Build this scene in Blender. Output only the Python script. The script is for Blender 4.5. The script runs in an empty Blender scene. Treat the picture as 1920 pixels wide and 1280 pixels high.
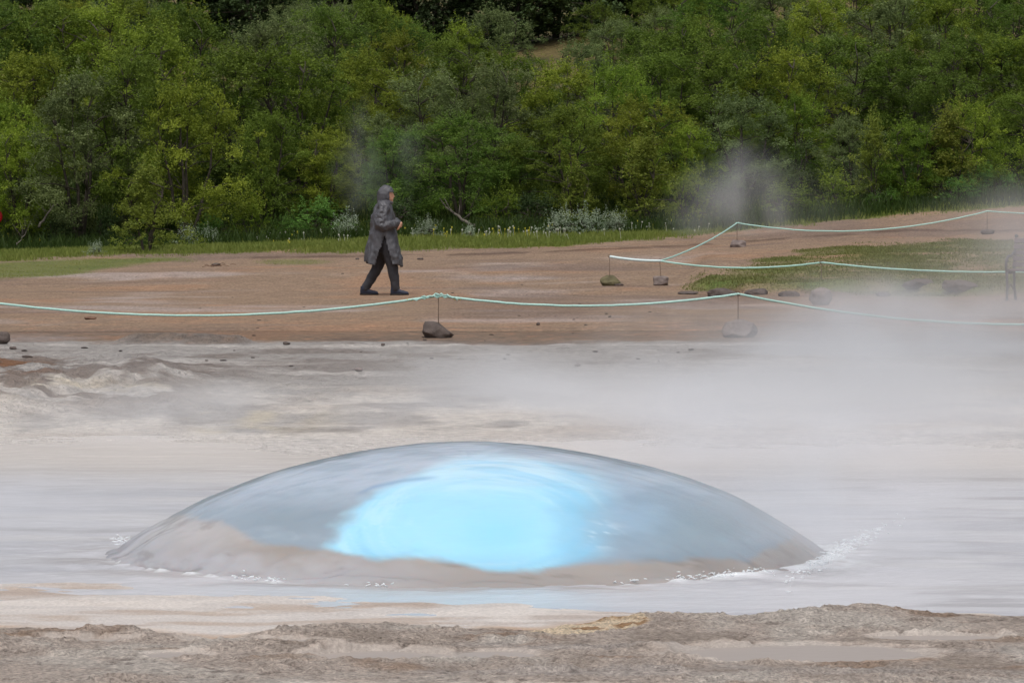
import bpy, bmesh, math, random
import numpy as np
from mathutils import Vector, Matrix
SC = bpy.context.scene
COL = SC.collection
PI = math.pi
# ------------------------------------------------------------ camera, sky, sun, exposure
F = 8000.0                       # focal length in photo pixels (1920 wide)
TH = math.atan(315.0 / F)        # the camera looks slightly down
CH = 2.0                         # eye height above the pool
cam_d = bpy.data.cameras.new("camera")
cam_d.sensor_width = 36.0
cam_d.lens = 36.0 * F / 1920.0
cam_d.clip_start = 0.5
cam_d.clip_end = 6000
cam = bpy.data.objects.new("camera", cam_d)
COL.objects.link(cam)
cam.location = (0, 0, CH)
cam.rotation_euler = (PI / 2 - TH, 0, 0)
SC.camera = cam

SUN_EL, SUN_AZ = math.radians(66), math.radians(188)   # azimuth clockwise from +Y
W = bpy.data.worlds.new("World"); SC.world = W; W.use_nodes = True
wn = W.node_tree.nodes; wl = W.node_tree.links
sky = wn.new("ShaderNodeTexSky"); sky.sky_type = 'NISHITA'; sky.sun_disc = False
sky.sun_elevation = SUN_EL; sky.sun_rotation = SUN_AZ
sky.air_density = 1.0; sky.dust_density = 6.0; sky.ozone_density = 1.0
hs = wn.new("ShaderNodeHueSaturation"); hs.inputs['Saturation'].default_value = 0.32
wl.new(sky.outputs[0], hs.inputs['Color'])
wl.new(hs.outputs[0], wn['Background'].inputs['Color'])
wn['Background'].inputs['Strength'].default_value = 0.12
sun_d = bpy.data.lights.new("sun", 'SUN'); sun_d.energy = 1.1; sun_d.angle = math.radians(25)
sun_d.color = (1.0, 0.96, 0.9)
sun = bpy.data.objects.new("sun", sun_d); COL.objects.link(sun)
_s = Vector((math.sin(SUN_AZ) * math.cos(SUN_EL), math.cos(SUN_AZ) * math.cos(SUN_EL), math.sin(SUN_EL)))
sun.rotation_euler = _s.to_track_quat('Z', 'Y').to_euler()
SC.view_settings.view_transform = 'Standard'
SC.view_settings.look = 'None'
SC.view_settings.gamma = 1.0
SC.view_settings.exposure = 0.0
cy = SC.cycles
cy.use_denoising = True
try: cy.denoiser = 'OPENIMAGEDENOISE'
except Exception: pass
cy.max_bounces = 8; cy.diffuse_bounces = 4; cy.glossy_bounces = 3; cy.transmission_bounces = 4
cy.volume_bounces = 2; cy.transparent_max_bounces = 12
cy.volume_step_rate = 1.0; cy.volume_max_steps = 96
cy.caustics_reflective = False; cy.caustics_refractive = False

# ------------------------------------------------------------ numeric helpers
def _hash(ix, iy, iz, seed):
    n = (ix.astype(np.int64) * 374761393 + iy.astype(np.int64) * 668265263 + iz.astype(np.int64) * 2147483647 + seed * 1274126177) & 0x7fffffff
    n = ((n ^ (n >> 13)) * 1274126177) & 0x7fffffff
    n = ((n ^ (n >> 16)) * 668265263) & 0x7fffffff
    return ((n ^ (n >> 15)) & 0xffffff) / float(0xffffff)
def vnoise(x, y, z=None, seed=0):
    x = np.asarray(x, float); y = np.asarray(y, float)
    z = np.zeros_like(x) if z is None else np.asarray(z, float)
    x0 = np.floor(x); y0 = np.floor(y); z0 = np.floor(z)
    fx = x - x0; fy = y - y0; fz = z - z0
    fx = fx * fx * (3 - 2 * fx); fy = fy * fy * (3 - 2 * fy); fz = fz * fz * (3 - 2 * fz)
    flat = not np.any(fz)
    def pl(k):
        a = _hash(x0, y0, z0 + k, seed); b = _hash(x0 + 1, y0, z0 + k, seed)
        c = _hash(x0, y0 + 1, z0 + k, seed); d = _hash(x0 + 1, y0 + 1, z0 + k, seed)
        return (a * (1 - fx) + b * fx) * (1 - fy) + (c * (1 - fx) + d * fx) * fy
    r = pl(0)
    if not flat: r = r * (1 - fz) + pl(1) * fz
    return r * 2 - 1
def fbm(x, y, z=None, octv=4, seed=0, gain=0.5, lac=2.03):
    s = 0; a = 1; t = 0
    x = np.asarray(x, float); y = np.asarray(y, float)
    for k in range(octv):
        s = s + a * vnoise(x, y, z, seed + 17 * k); t += a
        a *= gain; x = x * lac + 3.1; y = y * lac + 7.7
        if z is not None: z = np.asarray(z) * lac + 1.3
    return s / t
def sst(a, b, v):
    t = np.clip((v - a) / (b - a), 0, 1)
    return t * t * (3 - 2 * t)
def project(x, y, z):
    """world -> photo pixel"""
    zz = z - CH
    dep = y * math.cos(TH) - zz * math.sin(TH)
    up = y * math.sin(TH) + zz * math.cos(TH)
    return 960 + F * x / dep, 640 - F * up / dep
def unproj(px, py, d):
    """photo pixel at world distance y = d"""
    xc = (px - 960) / F; yc = -(py - 640) / F
    dy = yc * math.sin(TH) + math.cos(TH); dz = yc * math.cos(TH) - math.sin(TH)
    t = d / dy
    return Vector((xc * t, d, CH + dz * t))
def lin(r, g, b, k=1.0):
    f = lambda c: ((c / 255.0) / 12.92 if c / 255.0 <= 0.04045 else ((c / 255.0 + 0.055) / 1.055) ** 2.4) * k
    return np.array((f(r), f(g), f(b)))
def zy(y, d):                       # height whose image row is y at distance d
    return CH - (np.asarray(y, float) - 325.0) * d / F

# ------------------------------------------------------------ terrain
I = np.interp
def d_edge(u):                      # far edge of the dark mud bank in front
    ye = I(u, [0, 250, 400, 620, 900, 1010, 1200, 1400, 1500, 1640, 1750, 1920],
              [1166, 1172, 1182, 1166, 1164, 1168, 1152, 1150, 1141, 1131, 1138, 1143])
    return F * (CH - 0.06) / (ye - 325)
def d_front(u):                     # near shore of the pool
    yw = I(u, [0, 200, 400, 700, 900, 1050, 1150, 1920], [1103, 1106, 1122, 1132, 1140, 1146, 1150, 1150])
    return F * CH / (yw - 325)
def terrain(x, y):
    x = np.asarray(x, float); y = np.asarray(y, float)
    d = np.maximum(y, 6.0)
    u = 960 + F * x / d
    z47 = 0.15; z66 = 0.12
    z85 = zy(I(u, [-600, 0, 400, 800, 1200, 1380, 1600, 1850, 2500], [480, 484, 476, 471, 463, 463, 446, 440, 425]), 85)
    z97 = zy(I(u, [-600, 0, 400, 800, 1200, 1380, 1600, 1920, 2500], [470, 470, 457, 434, 425, 418, 396, 362, 340]), 97)
    z135 = 6.3 + I(u, [-600, 700, 1000, 1400, 2500], [0.6, 0.1, 0.0, 1.0, 2.0])
    knots = [30.8, 47, 66, 85, 97, 135, 165, 330, 900, 2500]
    vals = [0 * d, 0 * d + z47, 0 * d + z66, z85, z97, z135, z135 + 1.6, z135 + 9, z135 + 60, z135 + 90]
    z = np.where(d < 30.8, -0.06 * sst(30.8, 27, d), 0)
    for a, b, va, vb in zip(knots[:-1], knots[1:], vals[:-1], vals[1:]):
        t = (d - a) / (b - a)
        z = np.where((d >= a) & (d < b), va + (vb - va) * t, z)
    z = np.where(d >= knots[-1], vals[-1], z)
    # natural unevenness
    far = sst(24, 34, d)
    z = z + far * (0.016 * fbm(x * 0.35, y * 0.22, seed=3) + 0.01 * fbm(x * 1.4, y * 0.9, seed=5) * sst(60, 30, d))
    z = z + sst(50, 62, d) * 0.05 * fbm(x * 0.25, y * 0.2, seed=9) * sst(66.2, 69, d)
    z = z + sst(97, 110, d) * 0.35 * fbm(x * 0.12, y * 0.12, seed=11)
    # broken crust on the far left shore
    cr = sst(520, 250, u + 120 * fbm(x * 1.2, y * 0.4, seed=21)) * sst(33.5, 35.2, d + 0.9 * fbm(x * 0.9, 0 * x, seed=22)) * sst(45, 40, d)
    z = z + cr * (0.07 + 0.16 * np.maximum(0, fbm(x * 2.2, y * 1.1, seed=23, octv=5)) + 0.04 * fbm(x * 6, y * 4, seed=24) + 0.03 * np.abs(fbm(x * 11, y * 7, seed=25, octv=3)))
    # thin laminated sinter ledges
    lam = sst(33, 38, d) * sst(49, 46, d)
    st = fbm(x * 0.35, y * 0.8, seed=27, octv=5) * 3
    z = z + lam * 0.022 * fbm(x * 3.5, y * 2.2, seed=28, octv=4)
    z = z + lam * 0.014 * (np.floor(st) + sst(0.8, 1, st - np.floor(st)))
    # low lip of sinter at the gravel edge
    lip = np.exp(-((y - 46.9 - 0.3 * fbm(x * 0.6, 0 * x, seed=31)) / 0.25) ** 2) * sst(200, 260, u) * sst(490, 440, u)
    z = z + 0.10 * lip
    # turf mound on the right with an eroded face
    de = 66.3 + 1.2 * fbm(x * 0.7, 0 * x, seed=41, octv=3) - 0.8 * sst(1500, 1900, u) + I(u, [1300, 1400, 1500], [1.3, 0, 0])
    mnd = sst(1285, 1340, u) * sst(0, 0.45, y - de) * sst(85, 72, y) * sst(3500, 2600, u)
    z = z + 0.14 * mnd + 0.05 * mnd * fbm(x * 1.5, y * 0.8, seed=43)
    # near side: pool floor, beach, mud bank
    dn = d + 0.16 * fbm(x * 1.6, y * 1.6, seed=51) + 0.05 * fbm(x * 6, y * 6, seed=52)
    de = d_edge(u); dw = np.maximum(d_front(u), de + 0.15)
    near = sst(24.5, 22.5, d)
    pool = -0.16 + 0 * d
    t = np.clip((dn - de) / (dw - de), 0, 3)
    beach = 0.022 - 0.022 * t
    beach = beach + 0.014 * fbm(x * 2.0, y * 3, seed=53) * (t < 1.3)
    zn = np.maximum(beach, -0.16)
    m = sst(0.16, -0.03, dn - de)
    rel = fbm(x * 1.1, y * 0.9, seed=55) * 0.035 + fbm(x * 4.5, y * 3.4, seed=56) * 0.018
    rel = rel + 0.045 * np.abs(fbm(x * 9, y * 7, seed=57, octv=4, gain=0.6)) + 0.026 * (np.abs(fbm(x * 30, y * 22, seed=58, octv=3, gain=0.65)) - 0.15)
    crk = np.abs(fbm(x * 1.6, y * 3.4, seed=64, octv=4)); rel = rel - 0.06 * sst(0.07, 0.0, crk)
    g2 = fbm(x * 1.3, y * 2.6, seed=59, octv=4) * 2.4
    rel = rel + 0.032 * (np.floor(g2) + sst(0.72, 1.0, g2 - np.floor(g2)) )
    rel = np.where(rel < 0, rel * 0.25, rel)
    lump = 0.05 * np.exp(-((u - 1640) / 80) ** 2) + 0.03 * np.exp(-((u - 1500) / 70) ** 2) + 0.02 * np.exp(-((u - 1240) / 60) ** 2)
    lump = lump * np.exp(-((d - de + 0.15) / 0.35) ** 2)
    for (pu, py_, ru, rd) in PUD:
        q = ((u - pu) / ru) ** 2 + ((d - py_) / rd) ** 2 + 0.5 * fbm(x * 2.2, y * 2.0, seed=60) + 0.25 * fbm(x * 8, y * 8, seed=61)
        k = sst(1.15, 0.65, q)
        rel = rel * (1 - k) + (-0.036 + 0.008 * fbm(x * 6, y * 6, seed=62)) * k
    zn = zn * (1 - m) + (0.030 + 0.55 * rel + 0.6 * lump) * m
    z = z * (1 - near) + zn * near
    return z
PUD = [(720, F * 1.95 / (1217 - 325), 150, 0.24), (930, F * 1.95 / (1216 - 325), 80, 0.18), (1500, F * 1.95 / (1214 - 325), 260, 0.36),
       (1760, F * 1.95 / (1184 - 325), 130, 0.14), (480, F * 1.95 / (1190 - 325), 150, 0.1), (150, F * 1.95 / (1190 - 325), 130, 0.1),
       (330, F * 1.95 / (1217 - 325), 60, 0.13), (980, F * 1.95 / (1277 - 325), 180, 0.13), (590, F * 1.95 / (1274 - 325), 110, 0.1)]
def tz(x, y): return float(terrain(np.array([x]), np.array([y]))[0])
def ground_pt(px, py, lo=15.0, hi=140.0):
    """where the line of sight through a photo pixel meets the ground"""
    ds = np.arange(lo, hi, 0.05)
    xs = (px - 960) / F * ds; zs = terrain(xs, ds)
    q = project(xs, ds, zs)[1]
    i = int(np.argmax(q <= py)) if np.any(q <= py) else len(ds) - 1
    return Vector((xs[i], ds[i], zs[i]))
def mixc(c, col, m): return c * (1 - m[:, None]) + np.asarray(col)[None, :] * m[:, None]
def grass_mask(x, y, z, which='all'):
    px, py = project(x, y, z)
    n = fbm(x * 0.9, y * 0.6, seed=71) ; n2 = fbm(x * 3, y * 1.6, seed=72)
    yl = I(px, [-400, 0, 150, 340, 400, 800, 1050, 1200, 1300, 1500, 1700, 1920], [486, 487, 478, 477, 472, 468, 462, 447, 440, 421, 401, 387])
    g = sst(4, -4, py - yl + 5 * n + 4 * n2)
    if which == 'verge': return np.where(y > 60, g, 0)
    up = I(px, [-400, 0, 100, 345], [490, 491, 486, 481]); lo = I(px, [-400, 0, 100, 200, 345], [526, 524, 516, 502, 490])
    g = np.maximum(g, 0.9 * sst(-2, 4, py - up + 3 * n2) * sst(4, -4, py - lo + 6 * n) * sst(370, 320, px + 30 * n))
    g = np.maximum(g, 0.6 * np.clip(1.2 - ((px - 550) / 75) ** 2 - ((py - 491) / 6) ** 2, 0, 1))
    up = I(px, [1280, 1400, 1500, 1600, 1800, 1920], [520, 497, 470, 458, 449, 452])
    lo = I(px, [1280, 1340, 1500, 1600, 1700, 1920], [548, 545, 545, 550, 560, 545])
    mm = sst(-4, 6, py - up + 9 * n) * sst(6, -5, py - lo + 8 * n2) * sst(1270, 1330, px + 40 * n) * (y < 90) * (y > 60)
    g = np.maximum(g, mm * np.clip(0.8 + 1.0 * n + 0.5 * n2, 0.05, 1))
    return np.where(y > 60, g, 0)
def ground_color(x, y, z):
    px, py = project(x, y, z)
    N = len(x); c = np.zeros((N, 3))
    n1 = fbm(x * 0.5, y * 0.35, seed=81); n2 = fbm(x * 2.1, y * 1.3, seed=82); n3 = fbm(x * 9, y * 6, seed=83, octv=3)
    n4 = fbm(x * 0.3, y * 0.8, seed=84, octv=5)
    # red-brown gravel flat
    c[:] = lin(147, 124, 104)
    c = mixc(c, lin(166, 128, 100), sst(0.0, 0.6, n1 + 0.4 * n2) * 0.6)
    c = mixc(c, lin(128, 108, 96), sst(0.1, 0.6, n4 + 0.3 * n3) * 0.8)
    c = mixc(c, lin(176, 164, 160), sst(0.15, 0.5, fbm(x * 0.35, y * 0.35, seed=85, octv=5)) * sst(85, 75, y) * 0.6)
    c = mixc(c, lin(122, 104, 94), sst(0.1, 0.4, fbm(x * 0.3, y * 0.25, seed=184, octv=5)) * 0.6)
    c = mixc(c, lin(176, 128, 98), sst(0.25, 0.5, n3) * sst(58, 52, y) * 0.5)
    c *= (1 + 0.30 * n3)[:, None]
    dl = I(px, [200, 640, 900, 1280, 1700], [487, 481, 477, 461, 432])
    c = mixc(c, lin(88, 68, 58), np.exp(-((py - dl + 2 * n2) / 2.2) ** 2) * sst(0.05, 0.4, n2 + 0.35) * sst(380, 500, px) * (y > 70) * 0.8)
    # raw earth of the eroded mound face
    face = sst(1290, 1340, px) * sst(64.8, 65.6, y) * sst(69.5, 68, y)
    c = mixc(c, lin(112, 88, 74), face * sst(-0.3, 0.2, n2))
    # grass / moss turf
    g = grass_mask(x, y, z)
    gc = np.zeros((N, 3)); gc[:] = lin(108, 116, 62)
    gc = mixc(gc, lin(126, 124, 62), sst(0, 0.6, n1 + n3 * 0.5) * 0.7)
    gc = mixc(gc, lin(78, 102, 42), sst(0.0, 0.6, n2) * 0.6)
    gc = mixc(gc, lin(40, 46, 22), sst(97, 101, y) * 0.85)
    brown = sst(118, 124, y) * sst(0.1, 0.4, n1 + 0.3)
    gc = mixc(gc, lin(112, 98, 62), brown * 0.8)
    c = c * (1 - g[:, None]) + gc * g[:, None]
    # pale sinter apron
    s = sst(47.5, 46.4, y + 0.7 * fbm(x * 0.5, 0 * x, seed=86) + 0.9 * fbm(x * 1.2, y * 0.9, seed=191, octv=5) + 0.2 * n3)
    sc = np.zeros((N, 3)); sc[:] = lin(180, 174, 170)
    sc = mixc(sc, lin(146, 136, 130), sst(0.0, 0.5, n4 + 0.4 * n3) * 0.8)
    sc = mixc(sc, lin(138, 126, 118), sst(0.08, 0.4, fbm(x * 1.3, y * 0.7, seed=188, octv=5)) * sst(37, 41, y) * 0.7)
    sc = mixc(sc, lin(212, 205, 200), sst(0.1, 0.6, fbm(x * 0.3, y * 1.6, seed=87, octv=5)) * 0.8)
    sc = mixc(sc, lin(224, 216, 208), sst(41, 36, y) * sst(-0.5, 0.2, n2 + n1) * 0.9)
    sc = mixc(sc, lin(190, 176, 164), sst(0.1, 0.4, fbm(x * 1.1, y * 0.5, seed=189, octv=6)) * sst(40, 36, y) * 0.55)
    sc = mixc(sc, lin(186, 174, 166), sst(0.15, 0.45, fbm(x * 0.6, y * 0.9, seed=88)) * sst(38, 34, y) * 0.5)
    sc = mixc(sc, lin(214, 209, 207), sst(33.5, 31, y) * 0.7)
    crm = sst(560, 250, px + 120 * fbm(x * 1.2, y * 0.4, seed=21)) * sst(34.2, 35.5, y + 0.9 * fbm(x * 0.9, 0 * x, seed=22)) * sst(44, 41.5, y)
    sc = mixc(sc, lin(122, 106, 95), crm * sst(-0.35, 0.1, n2 + 0.3 * n3) * 0.9)
    sc = mixc(sc, lin(140, 100, 70), sst(160, 20, px) * sst(38.5, 40, y) * sst(43, 41.5, y) * sst(-0.1, 0.3, n2))
    sc = mixc(sc, lin(214, 200, 172), sst(0.2, 0.5, fbm(x * 1.7, y * 0.5, seed=89)) * sst(700, 400, px) * sst(38, 37, y) * sst(32, 34, y) * 0.8)
    lipm = np.exp(-((y - 46.75 - 0.3 * fbm(x * 0.6, 0 * x, seed=31)) / 0.26) ** 2) * sst(200, 260, px) * sst(490, 440, px)
    sc = mixc(sc, lin(104, 94, 88), lipm * 0.8)  # shadow line of the low lip, painted into the sinter colour
    sc *= (1 + 0.22 * sst(41, 35, y))[:, None]  # sinter behind the dome lightened to imitate the pale steam veil
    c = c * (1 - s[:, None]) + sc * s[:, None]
    # near side
    u = 960 + F * x / np.maximum(y, 6)
    dn = y + 0.16 * fbm(x * 1.6, y * 1.6, seed=51) + 0.05 * fbm(x * 6, y * 6, seed=52)
    de = d_edge(u); ns = sst(24, 23, y)
    b = np.zeros((N, 3)); b[:] = lin(206, 199, 195)
    l2 = fbm(x * 1.8, y * 4, seed=90, octv=6)
    b = mixc(b, lin(186, 168, 154), sst(0.0, 0.4, l2) * 0.75)
    b = mixc(b, lin(176, 160, 150), sst(0.05, 0.4, fbm(x * 1.6, y * 3.5, seed=190, octv=6)) * 0.6)
    b = mixc(b, lin(222, 214, 208), sst(0.1, 0.4, -l2) * 0.7)
    b = mixc(b, lin(196, 160, 124), sst(0.35, 0.1, dn - de) * sst(-0.1, 0.4, n2) * 0.5)
    mud = np.zeros((N, 3)); mud[:] = lin(192, 178, 168)
    k1 = fbm(x * 3.3, y * 2.6, seed=91); k2 = fbm(x * 22, y * 14, seed=92, octv=3)
    mud = mixc(mud, lin(208, 200, 192), sst(0.0, 0.5, k1) * 0.7)
    mud = mixc(mud, lin(156, 142, 130), sst(0.05, 0.5, -k1) * 0.6)
    mud = mixc(mud, lin(84, 70, 60), sst(0.05, 0.0, np.abs(fbm(x * 1.6, y * 3.4, seed=64, octv=4))) * 0.6)
    mud = mixc(mud, lin(150, 118, 90), sst(0.3, 0.55, fbm(x * 2.1, y * 3, seed=93)) * 0.5)
    mud = mixc(mud, lin(188, 180, 176), sst(0.2, 0.5, fbm(x * 1.1, y * 2.2, seed=94)) * 0.55)
    mud *= (1 + 0.25 * k2)[:, None]
    for (pu, pd, ru, rd) in PUD:
        q = ((u - pu) / ru) ** 2 + ((y - pd) / rd) ** 2 + 0.5 * fbm(x * 2.2, y * 2.0, seed=60) + 0.25 * fbm(x * 8, y * 8, seed=61)
        mud = mixc(mud, lin(172, 164, 158), sst(1.3, 0.9, q) * 0.7)
    slab = sst(1.1, 0.8, ((u - 1105) / 110) ** 2 + ((y - de + 0.12) / 0.3) ** 2 + 0.3 * n3)
    m = sst(0.16, 0.02, dn - de)
    b = b * (1 - m[:, None]) + mud * m[:, None]
    b = mixc(b, lin(236, 216, 188), slab * 0.95)
    b = mixc(b, lin(176, 140, 104), slab * sst(0.15, 0.4, fbm(x * 4, y * 14, seed=95)))
    c = c * (1 - ns[:, None]) + b * ns[:, None]
    wet = 0 * px
    for (pu, pd, ru, rd) in PUD:
        q = ((u - pu) / ru) ** 2 + ((y - pd) / rd) ** 2 + 0.5 * fbm(x * 2.2, y * 2.0, seed=60) + 0.25 * fbm(x * 8, y * 8, seed=61)
        wet = np.maximum(wet, sst(1.5, 1.0, q))
    grain = np.where(y < 24, np.clip(0.4 + 0.6 * m - 0.6 * wet * m, 0, 1), 1.0)
    return np.concatenate([np.clip(c * ALB, 0.01, 0.85), grain[:, None]], 1)
ALB = 0.92

# ------------------------------------------------------------ mesh + material helpers
def link(o, parent=None):
    COL.objects.link(o)
    if parent is not None: o.parent = parent
    return o
def np_mesh(name, verts, faces, col=None, smooth=False):
    me = bpy.data.meshes.new(name)
    verts = np.asarray(verts, np.float32); faces = np.asarray(faces, np.int32)
    nv, nf, k = len(verts), len(faces), faces.shape[1]
    me.vertices.add(nv); me.vertices.foreach_set("co", verts.ravel())
    me.loops.add(nf * k); me.loops.foreach_set("vertex_index", faces.ravel())
    me.polygons.add(nf); me.polygons.foreach_set("loop_start", np.arange(0, nf * k, k, dtype=np.int32))
    me.polygons.foreach_set("use_smooth", np.full(nf, smooth, bool))
    me.update(calc_edges=True)
    if col is not None:
        a = me.attributes.new("col", 'FLOAT_COLOR', 'POINT')
        cc = np.ones((nv, 4), np.float32); cc[:, :3] = col[:, :3]
        if col.shape[1] > 3: cc[:, 3] = col[:, 3]
        a.data.foreach_set("color", cc.ravel())
    me.validate()
    return me
def tag(o, label=None, cat=None, group=None, kind=None):
    if label: o['label'] = label
    if cat: o['category'] = cat
    if group: o['group'] = group
    if kind: o['kind'] = kind
    return o
def grid_faces(nx, ny):
    i = np.arange(nx - 1)[None, :] + nx * np.arange(ny - 1)[:, None]
    i = i.ravel()
    return np.stack([i, i + 1, i + nx + 1, i + nx], 1)
def empty(name, loc=(0, 0, 0), rz=0):
    o = bpy.data.objects.new(name, None); o.empty_display_size = 0.2
    o.location = loc; o.rotation_euler = (0, 0, rz); COL.objects.link(o); return o
def bmobj(name, bm, mat, parent=None, smooth=True, loc=None):
    me = bpy.data.meshes.new(name); bm.normal_update(); bm.to_mesh(me); bm.free()
    for p in me.polygons: p.use_smooth = smooth
    o = bpy.data.objects.new(name, me)
    if mat: me.materials.append(mat)
    if loc is not None: o.location = loc
    return link(o, parent)
def newmat(name):
    m = bpy.data.materials.new(name); m.use_nodes = True
    nt = m.node_tree; b = nt.nodes['Principled BSDF']
    return m, nt, b
def node(nt, t, **kw):
    n = nt.nodes.new(t)
    for k, v in kw.items(): setattr(n, k, v)
    return n
def noise_bump(nt, b, layers, coord='Object'):
    tc = node(nt, "ShaderNodeTexCoord"); prev = None
    for (scale, dist, strength, mapsc) in layers:
        mp = node(nt, "ShaderNodeMapping"); mp.inputs['Scale'].default_value = mapsc
        nt.links.new(tc.outputs[coord], mp.inputs[0])
        nz = node(nt, "ShaderNodeTexNoise"); nz.inputs['Scale'].default_value = scale; nz.inputs['Detail'].default_value = 5
        nt.links.new(mp.outputs[0], nz.inputs['Vector'])
        bp = node(nt, "ShaderNodeBump"); bp.inputs['Distance'].default_value = dist; bp.inputs['Strength'].default_value = strength
        nt.links.new(nz.outputs['Fac'], bp.inputs['Height'])
        if prev: nt.links.new(prev.outputs[0], bp.inputs['Normal'])
        prev = bp
    nt.links.new(prev.outputs[0], b.inputs['Normal'])
    return tc
def attr_mat(name, rough=0.9, bumps=(), var=0.2, vscale=20, spec=0.3):
    m, nt, b = newmat(name)
    at = node(nt, "ShaderNodeAttribute"); at.attribute_name = "col"
    tc = node(nt, "ShaderNodeTexCoord")
    nz = node(nt, "ShaderNodeTexNoise"); nz.inputs['Scale'].default_value = vscale; nz.inputs['Detail'].default_value = 6
    nt.links.new(tc.outputs['Object'], nz.inputs['Vector'])
    mr = node(nt, "ShaderNodeMapRange"); mr.inputs[1].default_value = 0.3; mr.inputs[2].default_value = 0.7
    mr.inputs[3].default_value = 1 - var; mr.inputs[4].default_value = 1 + var
    nt.links.new(nz.outputs['Fac'], mr.inputs[0])
    gm = node(nt, "ShaderNodeMix", data_type='FLOAT'); gm.inputs[2].default_value = 1.0
    nt.links.new(at.outputs['Alpha'], gm.inputs[0]); nt.links.new(mr.outputs[0], gm.inputs[3])
    mx = node(nt, "ShaderNodeVectorMath", operation='SCALE')
    nt.links.new(at.outputs['Color'], mx.inputs[0]); nt.links.new(gm.outputs[0], mx.inputs['Scale'])
    nt.links.new(mx.outputs[0], b.inputs['Base Color'])
    b.inputs['Roughness'].default_value = rough
    b.inputs['Specular IOR Level'].default_value = spec
    if bumps:
        noise_bump(nt, b, bumps)
        for q in list(nt.nodes):
            if q.bl_idname == 'ShaderNodeBump': nt.links.new(at.outputs['Alpha'], q.inputs['Strength'])
    return m
def flat_mat(name, col, rough=0.8, var=0.25, vscale=8, bumps=(), spec=0.4, metal=0.0):
    m, nt, b = newmat(name)
    tc = node(nt, "ShaderNodeTexCoord")
    nz = node(nt, "ShaderNodeTexNoise"); nz.inputs['Scale'].default_value = vscale; nz.inputs['Detail'].default_value = 6
    nt.links.new(tc.outputs['Object'], nz.inputs['Vector'])
    mr = node(nt, "ShaderNodeMapRange"); mr.inputs[1].default_value = 0.3; mr.inputs[2].default_value = 0.7
    mr.inputs[3].default_value = 1 - var; mr.inputs[4].default_value = 1 + var
    nt.links.new(nz.outputs['Fac'], mr.inputs[0])
    mx = node(nt, "ShaderNodeVectorMath", operation='SCALE'); mx.inputs[0].default_value = tuple(col)
    nt.links.new(mr.outputs[0], mx.inputs['Scale']); nt.links.new(mx.outputs[0], b.inputs['Base Color'])
    b.inputs['Roughness'].default_value = rough; b.inputs['Metallic'].default_value = metal
    b.inputs['Specular IOR Level'].default_value = spec
    if bumps: noise_bump(nt, b, bumps)
    return m

# ------------------------------------------------------------ the ground sheets
M_MUD = attr_mat("mud_rock", 0.8, [(55, 0.035, 1.0, (1, 1, 1)), (180, 0.012, 1.0, (1, 1, 1))], 0.4, 55)
M_SIN = attr_mat("sinter", 0.65, [(10, 0.08, 0.8, (1, 1, 1)), (40, 0.03, 0.9, (1, 1, 1))], 0.22, 12)
M_GRV = attr_mat("gravel", 0.9, [(9, 0.05, 0.8, (1, 1, 1)), (30, 0.03, 1.0, (1, 1, 1))], 0.5, 24)
M_HIL = attr_mat("hill_turf", 0.95, [(4, 0.1, 0.6, (1, 1, 1))], 0.3, 5)
def sheet(name, xs, ys, mat, drop=0.0, dropmask=None):
    X, Y = np.meshgrid(xs, ys); x = X.ravel(); y = Y.ravel()
    z = terrain(x, y)
    if drop:
        z = z - drop
    if dropmask is not None: z = z - dropmask(x, y)
    c = ground_color(x, y, z)
    me = np_mesh(name, np.stack([x, y, z], 1), grid_faces(len(xs), len(ys)), c, True)
    me.materials.append(mat)
    o = bpy.data.objects.new(name, me); COL.objects.link(o); o['kind'] = 'structure'
    return o
sheet("mud_ground", np.arange(-3.6, 3.61, 0.011), np.arange(14.6, 22.3, 0.019), M_MUD)
sheet("sinter_ground", np.arange(-11, 11.01, 0.05), np.arange(22.0, 50.6, 0.055), M_SIN, drop=0.003)
sheet("gravel_ground", np.arange(-22, 22.01, 0.1), np.arange(50.2, 102.1, 0.12), M_GRV, drop=0.0)
sheet("hillside", np.arange(-70, 70.1, 0.6), np.arange(101.6, 205, 0.6), M_HIL, drop=0.02)
gx = np.concatenate([-np.geomspace(240, 6, 40), np.linspace(-5, 5, 11), np.geomspace(6, 240, 40)])
gy = np.concatenate([np.linspace(-60, 10, 12), np.geomspace(14, 420, 80)])
def _dm(x, y):
    m = ((np.abs(x) < 3.2) & (y > 15) & (y < 22)) | ((np.abs(x) < 10.5) & (y > 21) & (y < 50)) | ((np.abs(x) < 21) & (y > 49) & (y < 101)) | ((np.abs(x) < 68) & (y > 100) & (y < 203))
    near = (np.abs(x) < 12) & (y > 12) & (y < 52) | ((np.abs(x) < 24) & (y > 45) & (y < 106)) | ((np.abs(x) < 72) & (y > 95) & (y < 208))
    return np.where(m | near, 0.6, 0.03)
sheet("ground", gx, gy, M_HIL, dropmask=_dm)

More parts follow.
